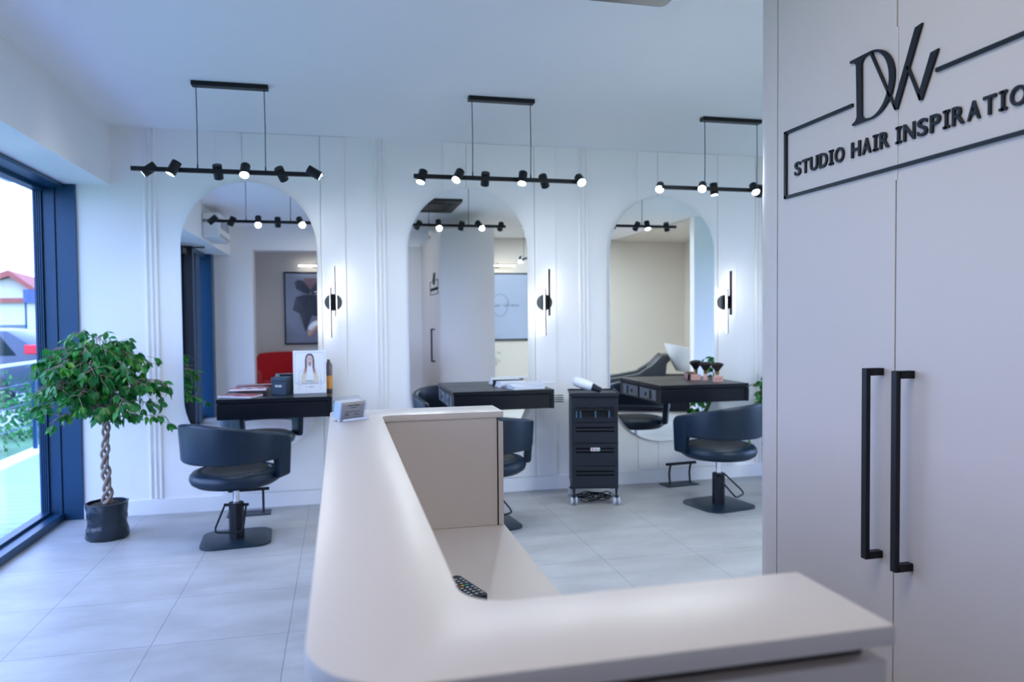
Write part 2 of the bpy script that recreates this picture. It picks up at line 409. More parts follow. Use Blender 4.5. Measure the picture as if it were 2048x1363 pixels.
# fill panels added on the ceiling, out of view, to lift the ambient light
for px, py, lab, ec, es in ((.10, 1.0, 'unseen square fill light panel added on the ceiling over the reception counter', (1, .95, .92), P_REC),
                            (3.42, .95, 'unseen square fill light panel added on the ceiling behind the tall cabinet', (.74, .88, 1.0), P_RE)):
    t = thing('added_fill_panel', lab, 'ceiling lamp', (px, py, H), group='added ceiling fill panels')
    bm = nb(); box(bm, -.48, .48, -.48, .48, -.03, 0, .004, 1); obj('panel_frame', bm, M['white'], t)
    bm = nb(); box(bm, -.45, .45, -.45, .45, -.033, -.0302); obj('diffuser', bm, mat('fill_panel_glow', (1, 1, 1), .4, noise=.001, emit=ec, estr=es), t)
track_light(3.45, .45, 2.40, 1.13, 0, 'unseen black track light added as fill for the wash corner behind the cabinet', [  # added out of view to brighten the niche
    (-.46, 1, (.1, -.9, -.6)), (-.3, -1, (0, -.9, -.6)), (-.05, 1, (.2, -.9, -.5)), (.12, -1, (-.1, -.8, -.6)), (.3, 1, (.2, -.9, -.5)), (.5, -1, (.1, -.6, -.8))], rz=PI/2, power=P_NI)

# ------------------------------------------------------------------ sconces
def sconce():
    t = thing('wall_sconce', '', 'wall lamp', group='two bar sconces on the back wall')
    bm = nb(); cyl(bm, (0, 0, 0), (0, -.014, 0), .066, .064, 40); obj('wall_plate', bm, M['blackplate'], t, 40)
    bm = nb(); box(bm, -.017, .017, -.070, -.012, -.058, .058, .004, 1); obj('centre_block', bm, M['black'], t)
    for s, z0, z1 in ((-1, -.275, .112), (1, -.112, .275)):
        x = s*.0195; bm = nb()
        # dark front and inner side, the lit tube shows on the outer side
        xi_, xo = x-s*.0065, x+s*.0045
        box(bm, min(xi_, xo), max(xi_, xo), -.096, -.092, z0, z1); box(bm, min(xi_, x-s*.0025), max(xi_, x-s*.0025), -.092, -.070, z0, z1)
        for zz in (z0, z1-.004): box(bm, min(xi_, xo), max(xi_, xo), -.092, -.070, zz, zz+.004)
        hb = obj('lamp_bar', bm, M['black'], t)
        bm = nb(); box(bm, min(x-s*.0023, x+s*.0058), max(x-s*.0023, x+s*.0058), -.0915, -.070, z0+.0045, z1-.0045, .0015, 1)
        obj('light_tube', bm, M['tube_on'], hb, 35, label='glowing white bar')
    return t
s0 = sconce(); s0.location = (-.049, D-.012, 1.592); s0['label'] = 'black sconce with two upright glowing bars above the portrait stand'
dup(s0, (1.679, D-.012, 1.585), 0, 'black sconce with two upright glowing bars beside the middle mirror')
dup(s0, (3.347, D-.012, 1.580), 0, 'black sconce with two upright glowing bars nearest the tall cabinet')

# ------------------------------------------------------------------ desks
def desk():
    t = thing('styling_desk', '', 'desk', group='black wall desks under the mirrors')
    hw = .397; dp = .441      # the back edge touches the mirror
    bm = nb(); box(bm, -hw, hw, 0, dp, .868, .898, .002, 1)
    obj('desk_top', bm, M['deskm'], t)
    bm = nb(); box(bm, -hw+.004, hw-.004, .012, dp-.001, .750, .864, .002, 1); box(bm, -hw+.015, hw-.015, .02, dp-.02, .86, .87)
    obj('desk_body', bm, M['deskm'], t)
    bm = nb(); box(bm, -hw+.004, hw-.032, 0.0, .012, .752, .860, .002, 1); obj('drawer', bm, M['deskm'], t)
    bm = nb(); box(bm, hw-.026, hw, -.001, .3, .750, .866, .001, 1); obj('side_board', bm, M['deskm'], t)
    a, b_ = .09, .425
    bm = nb(); box(bm, -hw-.002, -hw+.005, a, b_, .765, .852, .002, 1)
    p = obj('socket_panel', bm, M['socket'], t, label='grey panel with black sockets')
    bm = nb(); cyl(bm, (-hw-.0025, a+.20, .805), (-hw-.005, a+.20, .805), .017, .017, 16); obj('socket', bm, M['black'], p)
    bm = nb(); box(bm, -hw-.005, -hw-.0025, a+.085, a+.125, .772, .846); obj('switch', bm, M['black'], p)
    bm = nb()
    pts = []
    for k in range(97):
        a = 2*PI*k/24+PI; rr = .055
        pts.append((hw+.10+rr*math.cos(a), .26+rr*math.sin(a), .828-.017*k/24))
    tube(bm, [(hw-.005, .26, .828)]+pts, .0022, 6)
    obj('dryer_holder', bm, M['black'], t, label='black wire spiral dryer holder')
    return t
dk = desk(); dk.location = (-.463, 5.47, 0); dk['label'] = 'black wall desk carrying magazines, a dark box and a portrait stand'
dup(dk, (1.222, 5.47, 0), 0, 'black wall desk carrying stacks of white papers')
dup(dk, (2.911, 5.47, 0), 0, 'black wall desk carrying two brushes and pink blocks')

# ------------------------------------------------------------------ salon chairs
def salon_chair():
    t = thing('salon_chair', '', 'chair', group='black salon chairs')
    # wrap-around back band; local front is +Y
    R0 = .300; path = []
    a1 = math.radians(97)
    for k in range(49):
        a = -a1 + 2*a1*k/48
        path.append((Vector((R0*math.sin(a), -R0*math.cos(a)*1.0)), Vector((math.sin(a), -math.cos(a))), R0*a))
    # straight arms continuing forward
    def arm(sgn):
        out = []
        p = Vector((sgn*R0*math.sin(a1), -R0*math.cos(a1))); tdir = Vector((-sgn*.10, 1)).normalized()
        nrm = Vector((sgn*1, .10)).normalized()
        for k in range(1, 15):
            s = .15*k/14
            out.append((p+tdir*s, nrm, sgn*(R0*a1+s)))
        return out
    full = list(reversed(arm(-1))) + path + arm(1)
    smax = R0*a1+.15
    bm = nb(); rings = []
    for p, nrm, s in full:
        u = abs(s)/smax
        zt = .812 - .115*u**1.4
        if u > .94: zt -= .03*((u-.94)/.06)**2
        step = min(1, max(0, (abs(s)-(R0*a1+.025))/.02)); step = step*step*(3-2*step)
        zb = .548*(1-step) + step*(.415+.012*(abs(s)-.5)/.15)
        zb += .02*min(1, max(0, (u-.05)))*(1-step)*.3
        h = zt-zb; th = .052; rc = .02
        if u > .985: th *= .75
        ring = []
        prof = rrect(th, h, min(rc, h*.4), 4)
        for a, b_ in prof:
            z = (zt+zb)/2+b_
            flare = .065*(z-.45)
            q = p + nrm*(a+flare*.9)
            ring.append(bm.verts.new((q.x, q.y, z)))
        rings.append(ring)
    m = len(rings[0])
    for a, b_ in zip(rings, rings[1:]):
        for k in range(m): bm.faces.new((a[k], a[(k+1) % m], b_[(k+1) % m], b_[k]))
    bm.faces.new(rings[0][::-1]); bm.faces.new(rings[-1])
    obj('backrest', bm, M['leather'], t, 50)
    # seat
    bm = nb()
    prof = [(0, .345), (.20, .345), (.26, .352), (.292, .372), (.303, .398), (.298, .424), (.28, .443), (.25, .452), (.235, .449), (.228, .445), (.222, .449), (.17, .453), (0, .455)]
    lathe(bm, prof[:9]+[(.228, .440), (0, .440)], seg=56)
    for v in bm.verts:
        if v.co.y > 0: v.co.y *= 1.03
    o_ = obj('seat', bm, M['leather'], t, 50); o_.scale = (.945, .945, 1); o_.location.z = .026
    bm = nb(); lathe(bm, [(0, .441), (.226, .441), (.226, .447), (.219, .4515), (.15, .455), (0, .456)], seg=48)
    o_ = obj('seat_pad', bm, M['leather2'], t, 40, label='dark grey round seat pad'); o_.scale = (.945, .945, 1); o_.location.z = .026
    bm = nb(); box(bm, .250, .257, .12, .138, .414, .446, .001, 1); obj('care_label', bm, M['white'], t, label='small white tag')
    bm = nb(); cyl(bm, (0, 0, .24), (0, 0, .371), .0215, .0215, 20); cyl(bm, (0, 0, .358), (0, 0, .3725), .06, .10, 24)
    obj('piston', bm, M['chrome'], t, 40, label='chrome piston')
    bm = nb(); cyl(bm, (0, 0, .011), (0, 0, .25), .048, .048, 8); obj('pump_column', bm, M['black'], t)
    bm = nb(); prism(bm, rrect(.44, .44, .10, 8), 0, .012, 'z', .002); b_ = obj('base_plate', bm, M['blackplate'], t, 40)
    return t, b_
ch, bp = salon_chair()
def pedal(ch, a, baserot):
    bm = nb(); q = Matrix.Rotation(a, 4, 'Z')
    pts = [(-.062, 0, .232), (-.070, -.02, .232), (-.088, -.145, .12), (-.082, -.165, .10), (-.06, -.17, .095), (.06, -.17, .095), (.082, -.165, .10), (.088, -.145, .12), (.070, -.02, .232), (.062, 0, .232)]
    tube(bm, [q @ Vector(p) for p in pts], .0065, 8)
    cyl(bm, q @ Vector((-.08, 0, .232)), q @ Vector((.08, 0, .232)), .010, .010, 10)
    obj('pump_pedal', bm, M['black'], ch, 40)
A1 = math.radians(-40)
chair_specs = [((-.69, 5.12, 0), A1, 'black salon chair by the window end desk, back turned to the potted tree', math.radians(-10)),
               ((.985, 5.04, 0), math.radians(-16), 'black salon chair mostly hidden behind the reception counter', math.radians(36)),
               ((2.825, 5.10, 0), math.radians(26), 'black salon chair at the desk with two brushes, beside the cabinet', math.radians(40))]
chairs = []
for i, (loc, rz, lab, pa) in enumerate(chair_specs):
    c = ch if i == 0 else dup(ch, loc, rz, lab)
    c.location = loc; c.rotation_euler = (0, 0, rz); c['label'] = lab; chairs.append(c)
for (loc, rz, lab, pa), c, br in zip(chair_specs, chairs, (4, 8, 11)):
    pedal(c, pa-rz, 0)
    for x in c.children:
        if x.name.startswith('base_plate'): x.rotation_euler.z = math.radians(br)-rz

# ------------------------------------------------------------------ foot rests
def footrest():
    t = thing('foot_rest', '', 'foot rest', group='black foot rests')
    bm = nb(); box(bm, -.155, .155, -.075, .075, 0, .008, .002, 1); obj('floor_plate', bm, M['blackplate'], t)
    bm = nb(); cyl(bm, (-.145, -.03, .19), (.145, -.03, .19), .0125, .0125, 14); obj('foot_bar', bm, M['black'], t, 40)
    for s in (-1, 1):
        bm = nb(); tube(bm, [(s*.10, -.02, .008), (s*.10, -.008, .05), (s*.10, -.002, .10), (s*.10, -.012, .15), (s*.10, -.03, .188)], .009, 10)
        obj('leg', bm, M['black'], t, 40)
    return t
fr = footrest(); fr.location = (2.845, 5.815, 0); fr.rotation_euler.z = math.radians(6); fr['label'] = 'black foot rest on the floor beside the trolley and the right chair'
dup(fr, (-.685, 5.775, 0), math.radians(3), 'black foot rest behind the pump of the window end chair')

# ------------------------------------------------------------------ trolley
t = thing('salon_trolley', 'black wheeled salon trolley with a hair dryer lying on top', 'trolley', (1.95, 5.51, 0), math.radians(-14))
bm = nb()
box(bm, -.18, .18, -.165, .18, .125, .845, .006, 2)
obj('body', bm, M['plastic'], t)
bm = nb(); prism(bm, rrect(.372, .37, .02, 4), .845, .862, 'z', .003)
for s in (-1, 1):
    box(bm, s*.186-.006, s*.186+.006, -.185, .185, .862, .872, .002, 1)
    box(bm, -.18, .18, s*.18-.005, s*.18+.005, .862, .872, .002, 1)
obj('tray', bm, M['plastic'], t, 40)
for z0, z1 in ((.14, .30), (.305, .478), (.483, .64)):
    bm = nb(); box(bm, -.172, .172, -.178, -.165, z0, z1, .003, 1); dr = obj('drawer', bm, M['plastic'], t)
    bm = nb()
    for zz in (z1-.012-.03, z1-.03-.03-.01): box(bm, -.15, .148, -.1788, -.177, zz, zz+.011)
    obj('grip_slot', bm, M['slot'], dr)
bm = nb(); box(bm, -.172, .172, -.176, -.165, .645, .83, .003, 1); obj('upper_panel', bm, M['plastic'], t)
bm = nb(); box(bm, -.15, .15, -.215, -.176, .737, .752, .003, 1)
box(bm, -.15, .15, -.180, -.176, .69, .76)
for k in range(9): box(bm, -.14+.033*k, -.12+.033*k, -.213, -.190, .752, .752+.004*(k % 3+1))
hk = obj('tool_rail', bm, M['black'], t)
bm = nb()
for xx in (-.145, -.115, 0, .105): box(bm, xx-.005, xx+.005, -.216, -.208, .685, .738, .001, 1)
obj('hook', bm, M['plasticblue'], hk)
bm = nb(); prism(bm, [(a, b_) for a, b_ in rrect(.072, .026, .006, 4, 0, .435)], -.1792, -.178, 'y'); lb = obj('brand_label', bm, M['white'], t, label='white label with a red dot')
bm = nb(); cyl(bm, (-.022, -.1794, .435), (-.022, -.1801, .435), .008, .008, 16); obj('red_dot', bm, mat('label_red', (.6, .05, .06), .5, noise=.05), lb)
text_obj('lettering', 'Bema', .017, .0003, M['ink'], lb, Matrix.Translation((.012, -.1797, .429)) @ Matrix.Rotation(PI/2, 4, 'X'), .0004)
for sx in (-1, 1):
    for sy in (-1, 1):
        bm = nb(); cx, cy = sx*.165, sy*.155
        cyl(bm, (cx, cy, .065), (cx, cy, .126), .008, .012, 10); box(bm, cx-.02, cx+.02, cy-.012, cy+.012, .052, .07, .003, 1)
        cs = obj('caster', bm, M['plastic'], t)
        bm = nb()
        for s in (-1, 1):
            cyl(bm, (cx+s*.018-.007, cy-.01, .031), (cx+s*.018+.007, cy-.01, .031), .031, .031, 24)
        obj('wheel', bm, M['wheel'], cs, 40, label='pale grey wheel')
bm = nb(); random.seed(3)
pts = []
for k in range(80):
    a = k*.42; rr = .075+.035*math.sin(k*.77)
    pts.append((1.93+rr*1.5*math.cos(a), 5.47+rr*math.sin(a), .012+.028*abs(math.sin(k*.31))+.02*(k % 7)/7))
tube(bm, pts, .0045, 6)
tag(obj('power_cable', bm, M['black'], None, 40), 'black power cable coiled on the floor under the trolley', 'cable')

# hair dryer on the trolley
t = thing('hair_dryer', 'white hair dryer with black nozzle lying on the trolley', 'hair dryer', (1.885, 5.47, .872+.052), rot=(0, math.radians(17), math.radians(-34)))
bm = nb()
prof = [(0, -.115), (.022, -.112), (.034, -.10), (.040, -.07), (.041, -.03), (.037, .02), (.032, .05), (0, .05)]
b2 = nb(); lathe(b2, prof, seg=28); merge(bm, b2, Matrix.Rotation(PI/2, 4, 'Y') @ Matrix.Rotation(0, 4, 'X'))
obj('barrel', bm, M['white'], t, 40)
bm = nb(); cyl(bm, (.045, 0, 0), (.085, 0, -.002), .031, .024, 24); cyl(bm, (.085, 0, -.002), (.12, 0, -.003), .024, .022, 20); obj('nozzle', bm, M['plastic'], t, 40, label='black nozzle')
bm = nb(); tube(bm, [(0, .02, 0), (.02, .07, -.012), (.035, .12, -.018), (.045, .155, -.02)], [.018, .017, .015, .013], 14); obj('handle', bm, M['white'], t, 50)

# ------------------------------------------------------------------ reception counter
t = thing('reception_counter', 'pale beige U shaped reception counter with raised ledge in the foreground', 'counter', (0, 0, 0))
xl, xi, xf, xn = -.038, .130, .541, .548
yn0, yn1, yf0, yf1 = .630, .795, 2.445, 2.625
zt = 1.1336
def arc(cx, cy, r, a0, a1, n=12): return [(cx+r*math.cos(math.radians(a0+(a1-a0)*k/n)), cy+r*math.sin(math.radians(a0+(a1-a0)*k/n))) for k in range(n+1)]
def uoutline(e=0.0, r_on=.105, r_of=.05):
    # e: inset of the outline
    pts = []
    pts += [(xn-e, yn0+e)]
    pts += [(xn-e, yn1-e)]
    pts += arc(xi-e+.055, yn1-e+.055, .055, 270, 180, 8)
    pts += arc(xi-e+.03, yf0+e-.03, .03, 180, 90, 6)
    pts += [(xf-e, yf0+e), (xf-e, yf1-e)]
    pts += arc(xl+e+r_of, yf1-e-r_of, r_of, 90, 180, 8)
    pts += arc(xl+e+r_on, yn0+e+r_on, r_on, 180, 270, 16)
    return pts
bm = nb(); prism(bm, uoutline(), zt-.021, zt, 'z', .0015); obj('countertop', bm, M['cashtop'], t, 35)
bm = nb(); prism(bm, uoutline(.022), zt-.036, zt-.0212); obj('shadow_gap', bm, M['gap'], t, 35, label='dark recessed strip')
bm = nb(); prism(bm, uoutline(.006), .0, zt-.037, 'z', .0015); obj('counter_body', bm, M['cash'], t, 35)
bm = nb(); box(bm, xi-.02, .544, yn1-.02, yf0+.02, .718, .740, .0015, 1); obj('work_surface', bm, M['cash'], t)
bm = nb(); box(bm, xi-.02, .5185, yf0+.004, yf0+.016, .742, zt-.0215); obj('inner_panel', bm, M['cash'], t)
bm = nb(); box(bm, .5187, .5223, yf0+.001, yf0+.010, .742, zt-.0215); obj('panel_gap', bm, M['gap'], t)
bm = nb(); box(bm, .5225, .540, yf0+.001, yf0+.010, .742, zt-.036, .001, 1); obj('end_panel', bm, M['cash'], t)
bm = nb(); box(bm, xi, .50, yn1, yf0, .0, .717); obj('under_cabinet', bm, M['cash'], t)

# remote control
t = thing('remote_control', 'black remote control with coloured buttons on the counter work surface', 'remote control', (.303, 1.852, .7405), math.radians(18))
bm = nb(); prism(bm, rrect(.052, .165, .012, 5), 0, .021, 'z', .003); obj('casing', bm, M['plastic'], t, 40)
for k, cc in enumerate(((.6, .03, .05), (.7, .6, .03), (.02, .4, .3), (.05, .1, .5))):
    bm = nb(); prism(bm, rrect(.0095, .006, .0025, 3, -.0175+.0117*k, .0), .021, .0225); obj('colour_button', bm, mat('button_colour', cc, .4, noise=.02), t)
bm = nb()
for r in range(8):
    if r == 4: continue
    for k in range(3):
        prism(bm, rrect(.009, .006, .0028, 3, -.015+.015*k, -.065+.0165*r), .021, .0224)
obj('keypad', bm, M['wheel'], t, label='grey number keys')

# card holder
t = thing('card_holder', 'clear acrylic holder with grey business cards on the counter corner', 'card holder', (.035, 2.355, zt+.0006), math.radians(38))
lean = Matrix.Translation((0, .012, .003)) @ Matrix.Rotation(math.radians(12), 4, 'X')
bm = nb(); box(bm, -.052, .052, -.02, .03, 0, .0025)
box(bm, -.052, .052, -.0185, -.0165, 0, .014, mtx=None)
box(bm, -.052, .052, .032, .0345, .003, .066, mtx=lean)
box(bm, -.052, -.050, -.006, .033, .002, .058, mtx=lean); box(bm, .050, .052, -.006, .033, .002, .058, mtx=lean)
box(bm, -.052, .052, -.0085, -.007, .002, .050, mtx=lean)
obj('acrylic_shell', bm, M['acrylic'], t)
bm = nb(); box(bm, -.0455, .0455, -.0065, .0, .004, .058, mtx=lean); cd = obj('card_stack', bm, mat('grey_card', (.58, .56, .52), .7, noise=.03), t)
bm = nb(); box(bm, -.0455, .0455, .0005, .030, .004, .056, mtx=lean); obj('card_reserve', bm, M['paper'], t, label='white edges of stacked cards')
TM = lean @ Matrix.Translation((0, -.0069, 0)) @ Matrix.Rotation(PI/2, 4, 'X')
for s, sz, x, z, al in (('Studio Wizaż', .0085, 0, .045, 'CENTER'), ('HAIRSTYLIST', .004, 0, .0385, 'CENTER'), ('koloryzacja   strzyżenie   stylizacja   upięcia', .0033, 0, .027, 'CENTER'),
                        ('+48 000 000', .0034, -.032, .0205, 'LEFT'), ('studio@hair', .0034, -.032, .0155, 'LEFT'), ('ul. Nowa 1', .0034, .006, .0205, 'LEFT'), ('Hair Inspiration', .0034, .006, .0155, 'LEFT')):
    b_ = textmesh(s.replace('ż', 'z').replace('ę', 'e'), sz, .00005, .00008, 1, al)
    bmesh.ops.transform(b_, matrix=TM @ Matrix.Translation((x, z, 0)), verts=b_.verts)
    obj('card_print', b_, M['ink'], cd)

# ------------------------------------------------------------------ tall cabinet with the sign
t = thing('tall_cabinet', 'tall beige built in cabinet with rounded end and black bar handles', 'cabinet', (1.30, 0, 0))
X0 = 1.30
out = [(0, 1.993), (0, 2.035)] + [(.126-.126*math.cos(math.radians(a)), 2.035+.126*math.sin(math.radians(a))) for a in range(5, 51, 5)]
p0 = Vector(out[-1]); p3 = Vector((.66, 2.50)); p1 = p0+Vector((math.sin(math.radians(50)), math.cos(math.radians(50))))*.2; p2 = p3-Vector((math.sin(math.radians(74)), math.cos(math.radians(74))))*.22
for k in range(1, 15):
    s = k/14; q = p0*(1-s)**3+p1*3*s*(1-s)**2+p2*3*s*s*(1-s)+p3*s**3; out.append((q.x, q.y))
out += [(.66, 1.993)]
bm = nb(); prism(bm, out, 0, 2.645, 'z', 0); obj('curved_end', bm, M['cash'], t, 30)
bm = nb(); box(bm, .02, .65, -.09, 1.993, 0, 2.643); obj('carcass', bm, M['gapbrown'], t)
gaps = [1.9905, 1.503, 1.015, .527, .039]
for k in range(4):
    y1 = gaps[k]-.0018; y0 = gaps[k+1]+.0018
    bm = nb(); box(bm, 0, .0195, y0, y1, .06, 2.645, .0008, 1); d = obj('door', bm, M['cash'], t)
    if k > 1: continue
    hy = 1.549 if k == 0 else 1.450
    bm = nb()
    ya, yb = hy-.011, hy+.007
    for zz in (.852, 1.305): box(bm, -.042, 0, ya, yb, zz-.002, zz+.016, .0008, 1)
    box(bm, -.050, -.038, ya, yb, .850, 1.321, .0008, 1)
    obj('bar_handle', bm, M['black'], d)
bm = nb(); box(bm, .0, .019, -.09, .037, 0.06, 2.645); obj('filler_board', bm, M['cash'], t)
bm = nb(); box(bm, .012, .03, -.09, 1.99, 0, .058); obj('plinth', bm, M['cash'], t)

t = thing('salon_sign', 'raised black DW monogram and salon name lettering on the cabinet doors', 'sign', (X0-.0002, 0, 0))
bm = nb(); box(bm, -.0012, 0, 1.497, 1.509, 1.772, 2.135); obj('backing_strip', bm, M['cash'], t, label='beige strip covering the door gap')
T0, T1 = -.0065, -.0012
bm = nb()
yL, yR, zB, zT = 1.949, 1.085, 1.799, 1.997
for y0, y1, z0, z1 in ((yL-.011, yL, zB, zT), (yR, yR+.011, zB, zT), (yR, yL, zB, zB+.0085), (1.652, yL, zT-.0085, zT), (yR, 1.381, zT-.0085, zT)):
    box(bm, T0, T1+.0012, y0, y1, z0, z1)
obj('sign_frame', bm, M['black'], t)
bm = nb()
def yz(pts): return [(1.66-a, b_) for a, b_ in pts]
# D: stem with serifs and a bowl drawn as strips
stem = [(-.001, 2.107), (-.001, 2.101), (.014, 2.098), (.022, 2.090), (.026, 1.958), (.020, 1.948), (.009, 1.944), (.009, 1.939), (.075, 1.939), (.075, 1.943), (.054, 1.946), (.044, 1.956), (.042, 2.088), (.050, 2.099), (.072, 2.103), (.072, 2.107)]
prism(bm, yz(stem), T0, T1, 'x')
N = 28
for k in range(N):
    pts = []
    for kk in (k, k+1):
        a = PI/2 - PI*kk/N
        pts.append(((.072+.085*math.cos(a), 2.023+.084*math.sin(a)), (.072+.066*math.cos(a)**1.0 if True else 0, 2.023+.080*math.sin(a))))
    prism(bm, yz([pts[0][0], pts[1][0], pts[1][1], pts[0][1]]), T0, T1, 'x')
prism(bm, yz([(.070, 2.104), (.078, 2.104), (.163, 1.939), (.157, 1.939)]), T0, T1, 'x')
prism(bm, yz([(.219, 2.109), (.240, 2.112), (.165, 1.939), (.157, 1.939), (.152, 1.950)]), T0, T1, 'x')
prism(bm, yz([(.193, 2.028), (.199, 2.030), (.240, 1.942), (.233, 1.939)]), T0, T1, 'x')
prism(bm, yz([(.265, 2.036), (.287, 2.038), (.240, 1.939), (.233, 1.939), (.229, 1.951)]), T0, T1, 'x')
obj('monogram', bm, M['black'], t)
def letters(s, y_start, y_end):
    """lay letters out toward -Y between y_start and y_end; I gets serifs"""
    adv = {'S': .70, 'T': .70, 'U': .78, 'D': .80, 'I': .46, 'O': .84, 'H': .80, 'A': .74, 'R': .74, 'N': .80, 'P': .68}
    tot = sum(adv[c] for c in s); k = (y_start-y_end)/tot; y = y_start
    for c in s:
        wd = adv[c]*k; iw = wd-.0072
        b_ = nb()
        if c == 'I':
            st = .0072; box(b_, iw/2-st/2, iw/2+st/2, 0, .040, 0, .005); box(b_, 0, iw, 0, .0058, 0, .005); box(b_, 0, iw, .0342, .040, 0, .005)
        else:
            b_.free(); b_ = textmesh(c, .05, .0025, .0009)
            xs = [v.co.x for v in b_.verts]; ys = [v.co.y for v in b_.verts]
            bmesh.ops.translate(b_, vec=(-min(xs), -min(ys), .0025), verts=b_.verts)
            bmesh.ops.scale(b_, vec=(iw/(max(xs)-min(xs)), .040/(max(ys)-min(ys)), 1), verts=b_.verts)
        mt = Matrix(((0, 0, -1, -.0003), (-1, 0, 0, y-.002), (0, 1, 0, 1.857), (0, 0, 0, 1)))
        bmesh.ops.transform(b_, matrix=mt, verts=b_.verts)
        obj('letter_'+c.lower(), b_, M['black'], t)
        y -= wd
letters('STUDIO', 1.902, 1.680); letters('HAIR', 1.659, 1.518); letters('INSPIRATION', 1.503, 1.110)

# ------------------------------------------------------------------ potted ficus
def leaf(bm, p, d, n, L, W):
    d = d.normalized(); s = d.cross(n)
    if s.length < 1e-4: s = d.cross(Vector((1, .2, 0)))
    s.normalize(); n = s.cross(d).normalized()
    c = []
    prof = ((0, 0, 0), (.18, .36, .02), (.42, .5, .0), (.68, .34, -.05), (.86, .12, -.12), (1, 0, -.2))
    ctr = []
    for u, wv, z in prof:
        ctr.append(p+d*L*u+n*(z*L*.8))
    Lft = [bm.verts.new(ctr[i]+s*W*prof[i][1]+n*W*.18*prof[i][1]) for i in range(1, 5)]
    Rgt = [bm.verts.new(ctr[i]-s*W*prof[i][1]+n*W*.18*prof[i][1]) for i in range(1, 5)]
    cv = [bm.verts.new(q) for q in ctr]
    bm.faces.new((cv[0], cv[1], Lft[0])); bm.faces.new((cv[0], Rgt[0], cv[1]))
    for i in range(3):
        bm.faces.new((cv[i+1], cv[i+2], Lft[i+1], Lft[i])); bm.faces.new((cv[i+1], Rgt[i], Rgt[i+1], cv[i+2]))
    bm.faces.new((cv[4], cv[5], Lft[3])); bm.faces.new((cv[4], Rgt[3], cv[5]))
